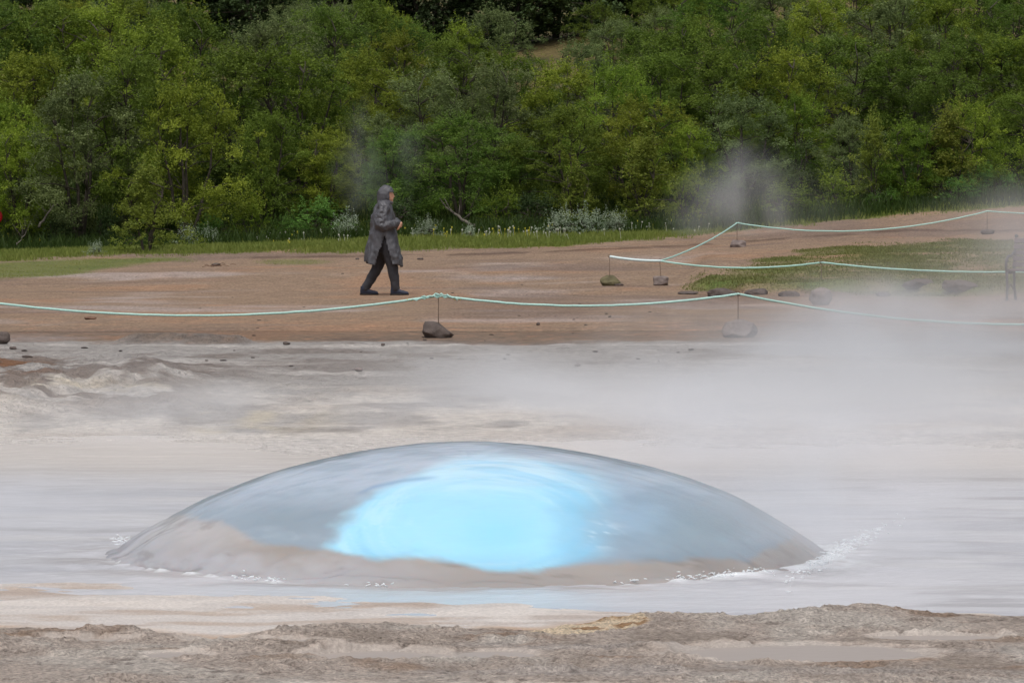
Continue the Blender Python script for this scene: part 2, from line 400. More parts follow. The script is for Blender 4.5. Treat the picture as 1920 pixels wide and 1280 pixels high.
# ------------------------------------------------------------ pool water
M_WAT, nt, b = newmat("milky_water")
at = node(nt, "ShaderNodeAttribute"); at.attribute_name = "col"
nt.links.new(at.outputs['Color'], b.inputs['Base Color'])
b.inputs['Roughness'].default_value = 0.22; b.inputs['IOR'].default_value = 1.33; b.inputs['Specular IOR Level'].default_value = 0.5
noise_bump(nt, b, [(3.0, 0.03, 0.35, (1, 1.4, 1)), (16, 0.012, 0.35, (1, 1.8, 1))])
DX, DD, DR, DH = None, 22.45, 1.85, 0.578
DX = (882 - 960) / F * DD
def water_surface():
    xs = np.arange(-9, 9.01, 0.03); ys = np.arange(18.9, 35.0, 0.035)
    X, Y = np.meshgrid(xs, ys); x = X.ravel(); y = Y.ravel()
    r = np.hypot(x - DX, y - DD)
    z = 0.006 * fbm(x * 1.3, y * 2.2, seed=101) + 0.004 * fbm(x * 6, y * 9, seed=102, octv=3)
    z += 0.012 * np.exp(-((r - DR - 0.25) / 0.3) ** 2) * (0.6 + fbm(x * 2, y * 2, seed=103))
    z += 0.006 * np.exp(-((r - DR - 0.15) / 0.35) ** 2) * fbm(x * 14, y * 14, seed=104, octv=3)
    z += 0.005 * np.exp(-np.maximum(r - DR, 0) / 0.5) * np.sin((r + 0.1 * fbm(x * 1.5, y * 1.5, seed=110)) * 42) * (0.5 + 0.9 * np.maximum(0, fbm(x * 1.1, y * 1.6, seed=111)))
    px, py = project(x, y, z)
    n = fbm(x * 0.7, y * 1.5, seed=105); n2 = fbm(x * 2.4, y * 5, seed=106)
    c = np.zeros((len(x), 3)); c[:] = lin(204, 203, 209)
    c = mixc(c, lin(186, 186, 194), sst(0, 0.5, n + 0.4 * n2) * 0.7)
    c = mixc(c, lin(150, 146, 148), sst(0.1, 0.5, fbm(x * 0.9, y * 3.2, seed=122, octv=5)) * 0.5)
    c = mixc(c, lin(216, 214, 216), sst(0.1, 0.5, fbm(x * 0.6, y * 1.8, seed=123, octv=5)) * 0.6)
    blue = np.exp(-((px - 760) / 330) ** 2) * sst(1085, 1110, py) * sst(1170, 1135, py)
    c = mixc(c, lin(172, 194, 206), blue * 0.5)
    c = mixc(c, lin(160, 152, 148), np.exp(-((r - DR - 0.12) / 0.25) ** 2) * sst(0.2, -0.3, n2) * 0.6)
    c = mixc(c, lin(214, 204, 196), sst(26.5, 30, y) * 0.8)
    # foam where the bulge breaks into the pool
    fo = np.exp(-((r - DR - 0.06) / 0.1) ** 2) * sst(1120, 1240, px) * sst(1700, 1560, px) * sst(0.0, 0.35, fbm(x * 9, y * 9, seed=107, octv=3) + 0.15) * (y < DD + 0.6)
    fo = np.maximum(fo, np.exp(-((px - 1575) / 60) ** 2) * np.exp(-((py - 1040) / 26) ** 2) * sst(0.1, 0.5, fbm(x * 12, y * 12, seed=108, octv=3) + 0.25))
    fo = np.maximum(fo, np.exp(-((r - DR - 0.05) / 0.06) ** 2) * sst(700, 480, px) * sst(0.25, 0.45, fbm(x * 12, y * 12, seed=109, octv=3)))
    c = mixc(c, (0.85, 0.88, 0.92), np.clip(fo, 0, 1))
    z += 0.012 * np.clip(fo, 0, 1)
    me = np_mesh("pool_water", np.stack([x, y, z], 1), grid_faces(len(xs), len(ys)), c, True)
    me.materials.append(M_WAT)
    o = bpy.data.objects.new("pool_water", me); COL.objects.link(o); o['kind'] = 'structure'
water_surface()
# shallow puddles on the mud bank
M_PUD, nt, b = newmat("puddle_water")
b.inputs['Base Color'].default_value = (*lin(164, 154, 148), 1); b.inputs['Roughness'].default_value = 0.38; b.inputs['IOR'].default_value = 1.33
noise_bump(nt, b, [(9, 0.01, 0.35, (1, 1.6, 1))])
for (pu, pd, ru, rd) in PUD:
    cx = (pu - 960) / F * pd; rx = ru / F * pd * 1.02; ry = rd * 1.02
    n = 48; a = np.linspace(0, 2 * PI, n, endpoint=False)
    bm = bmesh.new()
    vs = [bm.verts.new((math.cos(t) * rx, math.sin(t) * ry, 0.0)) for t in a]
    vb = [bm.verts.new((math.cos(t) * rx * 0.9, math.sin(t) * ry * 0.9, -0.004)) for t in a]
    bm.faces.new(vs); bm.faces.new(vb[::-1])
    for i in range(n): bm.faces.new((vs[i - 1], vb[i - 1], vb[i], vs[i]))
    o = bmobj("puddle", bm, M_PUD, smooth=False, loc=(cx, pd, 0.0150 + 0.0006 * PUD.index((pu, pd, ru, rd)))); o['kind'] = 'structure'

# ------------------------------------------------------------ the water dome
def dome():
    nr, na = 150, 420
    rr = np.linspace(0, 1.1, nr) ; aa = np.linspace(0, 2 * PI, na, endpoint=False)
    R, A = np.meshgrid(rr, aa, indexing='ij'); r = R.ravel(); a = A.ravel()
    wob = 1 + 0.012 * np.sin(2 * a + 0.6) + 0.008 * np.sin(5 * a) 
    wob = wob - 0.085 * np.exp(-((a - 4.08) / 0.42) ** 2) + 0.02 * np.exp(-((a - 5.2) / 0.3) ** 2)
    x = r * np.cos(a) * DR * wob; y = r * np.sin(a) * DR * wob
    rc = np.clip(r, 0, 1)
    z = DH * np.power(np.maximum(1 - rc ** 2, 0), 0.84 + 0.12 * sst(0.75, 1.0, rc))
    z -= 0.05 * sst(1.0, 1.1, r)
    wx = x + DX; wy = y + DD
    # smooth swell + silky streaks
    z += (0.011 * fbm(x * 1.5, y * 1.5, seed=111) + 0.0025 * fbm(x * 5, y * 5, seed=121) + 0.002 * fbm(x * 3 + z * 9, y * 12, seed=112, octv=3)) * sst(1.02, 0.85, r)
    # turbulent murky collar along the near rim
    col = sst(0.80, 0.93, r) * sst(1.1, 1.0, r) * sst(0.35, -0.25, np.sin(a))
    z += col * (0.015 + 0.04 * fbm(x * 1.7, y * 2.4, seed=113) + 0.010 * fbm(x * 6, y * 8, seed=114))
    left = np.exp(-((x + 1.6) / 0.35) ** 2) * sst(0.7, 0.95, r) * sst(1.1, 1.0, r)
    z += left * 0.022 * fbm(x * 5, y * 5, seed=115)
    px, py = project(wx, wy, z)
    n = fbm(x * 1.6, y * 1.6, z * 4, seed=116); nf = fbm(x * 7, y * 7, z * 14, seed=117, octv=3)
    c = np.zeros((len(x), 3)); c[:] = lin(150, 164, 178)
    # lavender sky reflection painted into the upper shell, greyer flanks
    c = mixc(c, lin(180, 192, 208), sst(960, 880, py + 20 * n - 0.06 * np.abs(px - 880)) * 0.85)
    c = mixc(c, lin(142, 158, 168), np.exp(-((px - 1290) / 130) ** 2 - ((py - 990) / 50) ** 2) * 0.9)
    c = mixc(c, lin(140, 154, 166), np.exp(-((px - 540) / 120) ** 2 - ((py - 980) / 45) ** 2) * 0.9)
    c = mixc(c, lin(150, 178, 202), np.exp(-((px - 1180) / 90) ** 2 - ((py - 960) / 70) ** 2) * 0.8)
    # clear blue heart, the bubble's inner glow of sky light painted into its colour
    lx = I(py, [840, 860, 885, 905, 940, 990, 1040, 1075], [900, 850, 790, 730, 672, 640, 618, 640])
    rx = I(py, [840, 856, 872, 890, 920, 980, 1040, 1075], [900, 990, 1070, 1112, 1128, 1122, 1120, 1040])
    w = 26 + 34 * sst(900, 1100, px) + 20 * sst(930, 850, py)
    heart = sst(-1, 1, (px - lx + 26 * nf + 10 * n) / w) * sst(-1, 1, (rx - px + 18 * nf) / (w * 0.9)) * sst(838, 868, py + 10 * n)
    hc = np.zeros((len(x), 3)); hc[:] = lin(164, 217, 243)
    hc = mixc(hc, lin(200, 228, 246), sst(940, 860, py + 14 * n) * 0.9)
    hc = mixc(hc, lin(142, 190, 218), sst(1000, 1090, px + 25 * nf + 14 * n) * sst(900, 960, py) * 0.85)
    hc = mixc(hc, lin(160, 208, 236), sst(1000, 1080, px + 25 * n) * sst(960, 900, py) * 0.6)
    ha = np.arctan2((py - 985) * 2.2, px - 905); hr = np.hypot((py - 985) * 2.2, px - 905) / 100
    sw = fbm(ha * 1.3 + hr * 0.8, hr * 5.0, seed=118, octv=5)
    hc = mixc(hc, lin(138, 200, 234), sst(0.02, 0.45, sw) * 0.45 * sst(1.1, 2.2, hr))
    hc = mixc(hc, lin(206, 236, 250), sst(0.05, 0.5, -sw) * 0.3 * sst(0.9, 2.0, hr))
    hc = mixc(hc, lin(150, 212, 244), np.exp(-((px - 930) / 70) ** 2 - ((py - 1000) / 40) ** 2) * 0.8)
    sw2 = fbm(np.arctan2(wy - DD + 0.6, x) * 2.5, r * 9.0, seed=119, octv=5)
    c = mixc(c, lin(128, 146, 160), sst(0.0, 0.4, sw2) * 0.3)
    c = mixc(c, lin(196, 206, 218), sst(0.05, 0.45, -sw2) * 0.25)
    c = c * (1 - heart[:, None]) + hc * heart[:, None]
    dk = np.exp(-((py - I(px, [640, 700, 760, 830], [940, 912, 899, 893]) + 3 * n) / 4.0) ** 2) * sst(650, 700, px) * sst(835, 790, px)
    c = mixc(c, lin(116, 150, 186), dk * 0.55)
    bub = np.exp(-((px - 1128) / 26) ** 2 - ((py - 1003) / 20) ** 2) * sst(0.15, 0.4, fbm(x * 26, y * 26, z * 40, seed=125, octv=2))
    c = mixc(c, lin(206, 228, 240), bub * 0.8)
    
    # silt-laden brown skirt
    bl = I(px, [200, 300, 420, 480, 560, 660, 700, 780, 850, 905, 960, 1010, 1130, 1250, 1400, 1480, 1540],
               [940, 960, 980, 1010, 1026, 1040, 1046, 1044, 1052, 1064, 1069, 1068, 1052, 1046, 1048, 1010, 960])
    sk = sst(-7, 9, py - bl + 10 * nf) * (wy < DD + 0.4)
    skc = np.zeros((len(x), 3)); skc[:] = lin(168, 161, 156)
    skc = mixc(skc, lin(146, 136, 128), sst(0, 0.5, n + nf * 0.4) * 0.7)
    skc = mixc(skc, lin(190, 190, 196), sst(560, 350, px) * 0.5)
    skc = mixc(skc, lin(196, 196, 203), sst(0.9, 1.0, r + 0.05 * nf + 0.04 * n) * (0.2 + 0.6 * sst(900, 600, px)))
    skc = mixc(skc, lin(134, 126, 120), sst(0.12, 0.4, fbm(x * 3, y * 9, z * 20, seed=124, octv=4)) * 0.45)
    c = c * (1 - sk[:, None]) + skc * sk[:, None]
    # blends to grey-lavender near the back rim
    c = mixc(c, lin(176, 178, 190), sst(0.8, 1.0, r) * (wy > DD - 0.3) * 0.7)
    f = []
    idx = np.arange(nr * na).reshape(nr, na)
    i0 = idx[:-1]; i1 = idx[1:]
    q = np.stack([i0, i1, np.roll(i1, -1, 1), np.roll(i0, -1, 1)], -1).reshape(-1, 4)
    alp = 1 - 0.25 * sst(0.86, 1.02, r + 0.03 * n)            # the shell thins out to a clear film at its rim
    c = np.concatenate([np.clip(c, 0, 0.9), alp[:, None]], 1)
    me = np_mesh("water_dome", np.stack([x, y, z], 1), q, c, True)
    m, nt, b = newmat("dome_water")
    at = node(nt, "ShaderNodeAttribute"); at.attribute_name = "col"
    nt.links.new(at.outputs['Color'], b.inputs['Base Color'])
    nt.links.new(at.outputs['Alpha'], b.inputs['Alpha'])
    b.inputs['Roughness'].default_value = 0.12; b.inputs['IOR'].default_value = 1.33
    b.inputs['Subsurface Weight'].default_value = 0.35; b.inputs['Subsurface Radius'].default_value = (0.03, 0.08, 0.12)
    b.inputs['Subsurface Scale'].default_value = 1.0
    noise_bump(nt, b, [(2.2, 0.03, 0.3, (1, 1, 2)), (9, 0.008, 0.3, (0.5, 1.2, 3))])
    me.materials.append(m)
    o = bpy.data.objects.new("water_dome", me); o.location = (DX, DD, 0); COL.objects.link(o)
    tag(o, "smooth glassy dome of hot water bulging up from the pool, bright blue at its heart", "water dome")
dome()
# droplets and froth thrown off the rim
def froth():
    rnd = random.Random(5); bm = bmesh.new()
    def blob(p, s):
        bmesh.ops.create_icosphere(bm, subdivisions=1, radius=s, matrix=Matrix.Translation(p) @ Matrix.Rotation(rnd.uniform(-0.5, 0.5), 4, 'Y') @ Matrix.Diagonal((rnd.uniform(1, 3.4), 1, 0.6, 1)))
    def ring(px0, px1, n, s0, s1, spread):
        for _ in range(n):
            px = rnd.uniform(px0, px1); x = (px - 960) / F * DD - DX
            if abs(x) > DR * 1.05: x = math.copysign(DR * 1.05, x)
            yy = -math.sqrt(max((DR * 1.01) ** 2 - x * x, 0.0)) + rnd.gauss(0, spread)
            blob((x + DX + rnd.gauss(0, 0.02), DD + yy, 0.006 + abs(rnd.gauss(0, 0.012))), rnd.uniform(s0, s1))
    ring(1230, 1420, 260, 0.0015, 0.006, 0.05)
    ring(1130, 1230, 22, 0.003, 0.006, 0.03)
    ring(470, 560, 26, 0.003, 0.007, 0.03)
    ring(690, 760, 12, 0.003, 0.006, 0.04)
    for _ in range(420):
        px = 1575 + rnd.gauss(0, 42); py = 1040 - (px - 1575) * 0.55 + rnd.gauss(0, 7)
        d = F * CH / (py - 325); blob(((px - 960) / F * d, d, 0.004 + abs(rnd.gauss(0, 0.016))), rnd.uniform(0.0015, 0.006))
    for _ in range(30):
        px = 222 + rnd.gauss(0, 10); py = 1018 + rnd.gauss(0, 5)
        d = F * CH / (py - 325); blob(((px - 960) / F * d, d, 0.01), rnd.uniform(0.003, 0.008))
    m, nt, b = newmat("froth_white"); b.inputs['Base Color'].default_value = (0.8, 0.84, 0.88, 1); b.inputs['Roughness'].default_value = 0.3
    o = bmobj("froth", bm, m); tag(o, "white froth and droplets where the dome breaks into the pool", "froth", kind="stuff")
froth()

# ------------------------------------------------------------ stones
M_ROCKD = flat_mat("dark_basalt", lin(92, 82, 78), 0.85, 0.3, 9, [(20, 0.02, 0.8, (1, 1, 1)), (80, 0.006, 0.7, (1, 1, 1))])
M_ROCKM = flat_mat("mossy_rock", lin(98, 92, 68), 0.9, 0.3, 9, [(20, 0.02, 0.8, (1, 1, 1))])
M_ROCKG = flat_mat("grey_rock", lin(128, 116, 112), 0.85, 0.25, 9, [(20, 0.02, 0.8, (1, 1, 1))])
M_ROCKB = flat_mat("brown_stone", lin(112, 84, 70), 0.9, 0.3, 12, [(30, 0.01, 0.8, (1, 1, 1))])
def rock_mesh(name, sx, sy, sz, seed, mat, sub=4, box=0.0, rough=0.18, cut=None):
    bm = bmesh.new(); bmesh.ops.create_icosphere(bm, subdivisions=sub, radius=1)
    co = np.array([v.co[:] for v in bm.verts])
    if box > 0:
        mx = np.max(np.abs(co), 1, keepdims=True); co = co * (1 - box) + co / mx * box * 0.85
    rs = np.random.RandomState(seed)
    for _ in range(9):                                  # chipped flat facets
        nrm = rs.normal(size=3); nrm /= np.linalg.norm(nrm); h = rs.uniform(0.62, 0.9)
        dd = co @ nrm; co = co - np.maximum(dd - h, 0)[:, None] * nrm[None] * 0.85
    n = fbm(co[:, 0] * 1.5 + seed, co[:, 1] * 1.5, co[:, 2] * 1.5, seed=seed) * rough + fbm(co[:, 0] * 6, co[:, 1] * 6, co[:, 2] * 6, seed=seed + 3) * rough * 0.3
    co = co * (1 + n[:, None])
    if cut: co = cut(co)
    co[:, 2] = np.maximum(co[:, 2], -0.75)
    for v, p in zip(bm.verts, co): v.co = (p[0] * sx, p[1] * sy, (p[2] + 0.7) * sz * 0.6)
    me = bpy.data.meshes.new(name); bm.to_mesh(me); bm.free()
    for p in me.polygons: p.use_smooth = True
    me.materials.append(mat)
    return me
def rock(px, pyb, wpx, hpx, seed, mat, label, name="rock", cat="rock", dep=None, rz=0.0, box=0.2, d=None, cut=None, group=None, sink=0.02):
    p = ground_pt(px, pyb)
    if d is not None: x = (px - 960) / F * d; p = Vector((x, d, tz(x, d)))
    s = F / p.y; w = wpx / s; h = hpx / s
    me = rock_mesh(name, w / 2 * 1.05, (dep or w * 0.45), h / 1.02, seed, mat, box=box, cut=cut)
    o = bpy.data.objects.new(name, me); COL.objects.link(o)
    y = p.y + (dep or w * 0.45) * 0.6
    o.location = ((px - 960) / F * y, y, tz((px - 960) / F * y, y) - sink * h); o.rotation_euler = (0, 0, rz)
    return tag(o, label, cat, group)
def wedge(co):
    co = co.copy(); t = np.clip((co[:, 0] - 0.05) / 0.9, 0, 1); co[:, 2] = np.where(co[:, 2] > -0.5, -0.5 + (co[:, 2] + 0.5) * (1 - 0.8 * t), co[:, 2]); return co
R1 = rock(823, 643, 64, 37, 1, M_ROCKD, "dark blocky rock sloping to the right, under the knotted rope at the gravel edge", cut=wedge, box=0.5)
R2 = rock(1384, 643, 66, 37, 2, M_ROCKG, "rounded grey rock half veiled by steam at the edge of the sinter", box=0.1)
R3 = rock(0, 645, 40, 24, 3, M_ROCKD, "dark rock cut by the left edge of the photo on the gravel", box=0.3)
R4 = rock(1134, 540, 40, 22, 4, M_ROCKM, "mossy brown lump of rock at the foot of the first white-tipped rope post", box=0.1)
R5 = rock(1244, 559, 34, 22, 5, M_ROCKG, "squared grey concrete-like block under the rope fork", box=0.85)
R6 = rock(1379, 466, 34, 16, 6, M_ROCKG, "low flat-topped block on the brown path below the far rope corner", box=0.8)
R7 = rock(1540, 572, 50, 34, 7, M_ROCKG, "rounded grey boulder in the eroded face of the turf mound", box=0.15)
R8 = rock(1848, 437, 28, 11, 8, M_ROCKD, "small dark rock pile at the foot of the far right rope post", box=0.2)
rock(1160, 536, 18, 5, 9, M_ROCKD, "thin dark sliver of stone touching the mossy rock", name="stone", cat="stone")
rock(1290, 552, 40, 6, 10, M_ROCKD, "flat dark stone slab right of the squared block", name="stone", cat="stone")
rock(405, 499, 18, 6, 11, M_ROCKD, "dark stone among twigs on the upper gravel near the lawn tip", name="stone", cat="stone")
rock(170, 599, 26, 6, 12, M_ROCKB, "flat reddish stone in front of the rope on the left", name="stone", cat="stone")
rock(537, 647, 14, 6, 13, M_ROCKD, "dark pebble on the sinter edge right of the low grey ledge", name="stone", cat="stone")
rock(24, 655, 15, 5, 14, M_ROCKD, "dark pebble beside the cut-off rock on the left", name="stone", cat="stone")
rock(50, 671, 20, 5, 15, M_ROCKD, "flat dark stone on the pale sinter at far left", name="stone", cat="stone")
rock(672, 696, 16, 7, 16, M_ROCKG, "small grey stone alone on the pale sinter behind the dome", name="stone", cat="stone")
rock(718, 650, 8, 5, 17, M_ROCKD, "tiny dark pebble on the sinter just left of the wedge-shaped rock", name="stone", cat="stone")
rock(1083, 687, 12, 5, 18, M_ROCKG, "little grey stone on a thin ledge of sinter right of centre", name="stone", cat="stone")
rock(1009, 610, 7, 6, 19, M_ROCKD, "tiny dark upright pebble on gravel midway between the two big rocks", name="stone", cat="stone")
rock(330, 472, 24, 5, 20, M_ROCKB, "brown sliver of driftwood-like stone at the lawn edge", name="stone", cat="stone")
rock(788, 487, 12, 4, 21, M_ROCKD, "small dark stone on the gravel right of the walker", name="stone", cat="stone")
rock(670, 487, 7, 4, 22, M_ROCKD, "small dark stone on the gravel left of the walker", name="stone", cat="stone")
for i, (px, py, w_, h_, lb) in enumerate([(1352, 556, 60, 22, "dark broken lump of earth and stone at the left tip of the turf mound"), (1420, 553, 46, 20, "dark stone in the mound's face left of the rounded boulder"),
        (1478, 556, 40, 16, "small dark stone just left of the rounded boulder"), (1655, 556, 30, 12, "small faint stone in the mound's face right of the rounded boulder"),
        (1720, 548, 60, 20, "faint grey stone in the mound's face midway to the bench"), (1800, 548, 70, 24, "large faint grey stone in the mound's face left of the bench")]):
    rock(px, py, w_, h_, 50 + i, M_ROCKD, lb, group="stones in the face of the turf mound", sink=0.3)
rnd = random.Random(12); k0 = None
for i in range(70):                                    # loose pebbles
    px = rnd.uniform(10, 1300) if i > 8 else rnd.uniform(1400, 1840); py = rnd.choice([rnd.uniform(492, 640), rnd.uniform(560, 640), rnd.uniform(492, 640), rnd.uniform(650, 690)])
    p = ground_pt(px, py); s = rnd.uniform(0.012, 0.032)
    if k0 is None:
        me = rock_mesh("pebble", 1, 0.8, 0.55, 30, M_ROCKD, sub=2)
        k0 = bpy.data.objects.new("pebble", me); o = k0
    else: o = k0.copy()
    COL.objects.link(o); o.location = (p.x, p.y, p.z - 0.004); o.scale = (s * rnd.uniform(0.8, 1.6), s, s); o.rotation_euler = (0, 0, rnd.uniform(0, 6))
    tag(o, "tiny dark pebble scattered on the open ground behind the pool", "pebble", "loose pebbles on the ground")

# ------------------------------------------------------------ ropes and posts
M_ROPE = flat_mat("mint_rope", lin(176, 216, 208), 0.55, 0.12, 60, [(120, 0.003, 0.8, (1, 1, 1))])
M_ROPEW = flat_mat("white_tube", lin(212, 230, 232), 0.4, 0.08, 30)
M_KNOT = flat_mat("yellow_twine", lin(206, 200, 120), 0.8, 0.3, 90)
M_IRON = flat_mat("rusty_iron", lin(112, 94, 82), 0.8, 0.3, 40)
def tube(bm, pts, rad, seg=8, caps=True):
    pts = [Vector(p) for p in pts]; n = len(pts)
    rad = rad if hasattr(rad, '__len__') else [rad] * n
    rings = []
    ref = Vector((0, 0, 1))
    for i, p in enumerate(pts):
        t = (pts[min(i + 1, n - 1)] - pts[max(i - 1, 0)]).normalized()
        if i == 0:
            ref2 = ref if abs(t.dot(ref)) < 0.9 else Vector((1, 0, 0))
            a = t.cross(ref2).normalized()
        else:
            a = (a - t * a.dot(t)).normalized()
        b_ = t.cross(a).normalized()
        rings.append([bm.verts.new(p + (a * math.cos(2 * PI * k / seg) + b_ * math.sin(2 * PI * k / seg)) * rad[i]) for k in range(seg)])
    for i in range(n - 1):
        for k in range(seg):
            bm.faces.new((rings[i][k], rings[i][(k + 1) % seg], rings[i + 1][(k + 1) % seg], rings[i + 1][k]))
    if caps:
        bm.faces.new(rings[0][::-1]); bm.faces.new(rings[-1])
def span(A, B, sag, n=40):
    return [A.lerp(B, t) - Vector((0, 0, 4 * sag * t * (1 - t))) for t in [i / n for i in range(n + 1)]]
def rope(name, anchors, sags, rad, label, mat=None, extra=None):
    pts = []
    for i in range(len(anchors) - 1):
        s = span(anchors[i], anchors[i + 1], sags[i]); pts += s if i == 0 else s[1:]
    rr = random.Random(len(pts)); 
    pts = [p + Vector((0, rr.gauss(0, 0.0015), rr.gauss(0, 0.0012))) for p in pts]
    bm = bmesh.new(); tube(bm, pts, rad)
    o = bmobj(name, bm, mat or M_ROPE); tag(o, label, "rope", "boundary ropes")
    return o, pts
D1 = 48.2
A0 = unproj(-150, 546, D1); A1 = unproj(822, 554, D1); A2 = unproj(1384, 551, D1); A3 = unproj(2420, 556, D1 + 3)
ropeA, ptsA = rope("boundary_rope", [A0, A1, A2, A3], [0.25, 0.125, 0.34], 0.0135, "long mint green rope sagging across the near gravel, knotted above the wedge-shaped rock")
def overlay(parent, pts, rad, mat, name, twist=0.012, turns=8):
    bm = bmesh.new(); n = len(pts) * 4; P = []
    for i in range(n):
        f = i / (n - 1) * (len(pts) - 1); k = min(int(f), len(pts) - 2); p = pts[k].lerp(pts[k + 1], f - k); a = turns * 2 * PI * i / n
        P.append(p + Vector((0, math.cos(a), math.sin(a))) * twist)
    tube(bm, P, rad, 6); o = bmobj(name, bm, mat, parent); return o
# doubled, hitched strands around the post head
kp = [unproj(770, 563, D1 - .02), unproj(795, 559, D1 - .02), unproj(819, 551, D1 - .02), unproj(835, 553, D1 - .02), unproj(858, 561, D1 - .02)]
overlay(ropeA, kp, 0.009, M_ROPE, "loose_strand", 0.012, 7)
kp = [unproj(790, 557, D1 - .02), unproj(822, 556, D1 - .02), unproj(848, 557, D1 - .02)]
overlay(ropeA, kp, 0.009, M_ROPE, "loose_strand", 0.014, 4)
for q in ((768, 562, 6), (856, 560, 8), (1384, 552, 3)):
    c = unproj(q[0], q[1], D1); overlay(ropeA, [c - Vector((0.006 * q[2], 0, 0)), c + Vector((0.006 * q[2], 0, -0.003))], 0.006, M_KNOT if q[0] < 1000 else M_IRON, "knot", 0.014, 3)
D2 = 69.0; D3 = 85.0
B0 = unproj(1143, 481, D2); B1 = unproj(1237, 489, D2); B2 = unproj(1540, 492, D2 - 1.2); B3 = unproj(2180, 492, D2 - 5)
ropeB, ptsB = rope("boundary_rope", [B1, B2, B3], [0.10, 0.15], 0.0145, "mint rope strung over the grassy mound towards the bench")
bm = bmesh.new(); tube(bm, span(B0, B1 + Vector((0.03, -0.01, 0)), 0.02, 14), 0.022)
o = bmobj("rope_tube", bm, M_ROPEW); tag(o, "short thick white tube sheathing the rope end beside the mossy rock", "rope sleeve")
C1 = unproj(1382, 418, D3); C2 = unproj(1851, 396, 85.5); C3 = unproj(2350, 390, 88)
ropeC, ptsC = rope("boundary_rope", [B1 + Vector((0.01, 0.01, 0.0)), C1, C2, C3], [0.07, 0.27, 0.12], 0.0145, "far pale rope climbing to a corner post and on along the brown path")
for c in (B2, C1, C2):
    par = ropeB if c is B2 else ropeC
    overlay(par, [c - Vector((0.03, 0, 0)), c + Vector((0.03, 0, 0))], 0.007, M_IRON if c is B2 else M_ROPE, "knot", 0.018, 3)
def post(top, label, rad=0.0055, lean=0.0):
    zb = tz(top.x, top.y) - 0.02
    o = empty("rope_post", (top.x + lean, top.y, zb)); tag(o, label, "post", "thin iron rope posts")
    bm = bmesh.new(); h = top.z - zb; tube(bm, [Vector((0, 0, 0)), Vector((-lean * 0.5, 0, h * 0.5)), Vector((-lean, 0, h + 0.005))], rad); bmobj("rod", bm, M_IRON, o)
    bm = bmesh.new()
    P = [Vector((-lean + 0.022 * math.cos(a), 0.0, h + 0.008 + 0.022 * math.sin(a))) for a in np.linspace(0, 2 * PI, 13)]
    tube(bm, P, 0.005, 6); bmobj("eye_ring", bm, M_IRON, o)
for r_, t_ in ((R1, A1), (R2, A2), (R4, B0), (R5, B1), (R6, C1), (R8, C2)):
    # rocks hold the posts: move each under its post
    r_.location.x = t_.x + (0.02 if r_ is not R1 else 0.0); r_.location.y = t_.y; r_.location.z = tz(t_.x, t_.y) - 0.015
post(A1, "thin iron post rising from the wedge-shaped rock under the knot")
post(A2, "thin iron post rising from the steam-veiled grey rock")
post(B0, "thin iron post in the mossy rock holding the white tube")
post(B1, "thin iron post in the squared block at the rope fork", lean=0.03)
post(B2, "thin iron post on the turf mound, mid-span of the rope to the bench")
post(C1, "thin iron corner post in the flat-topped block by the steam")
post(C2, "thin iron post at the far right end of the climbing rope")

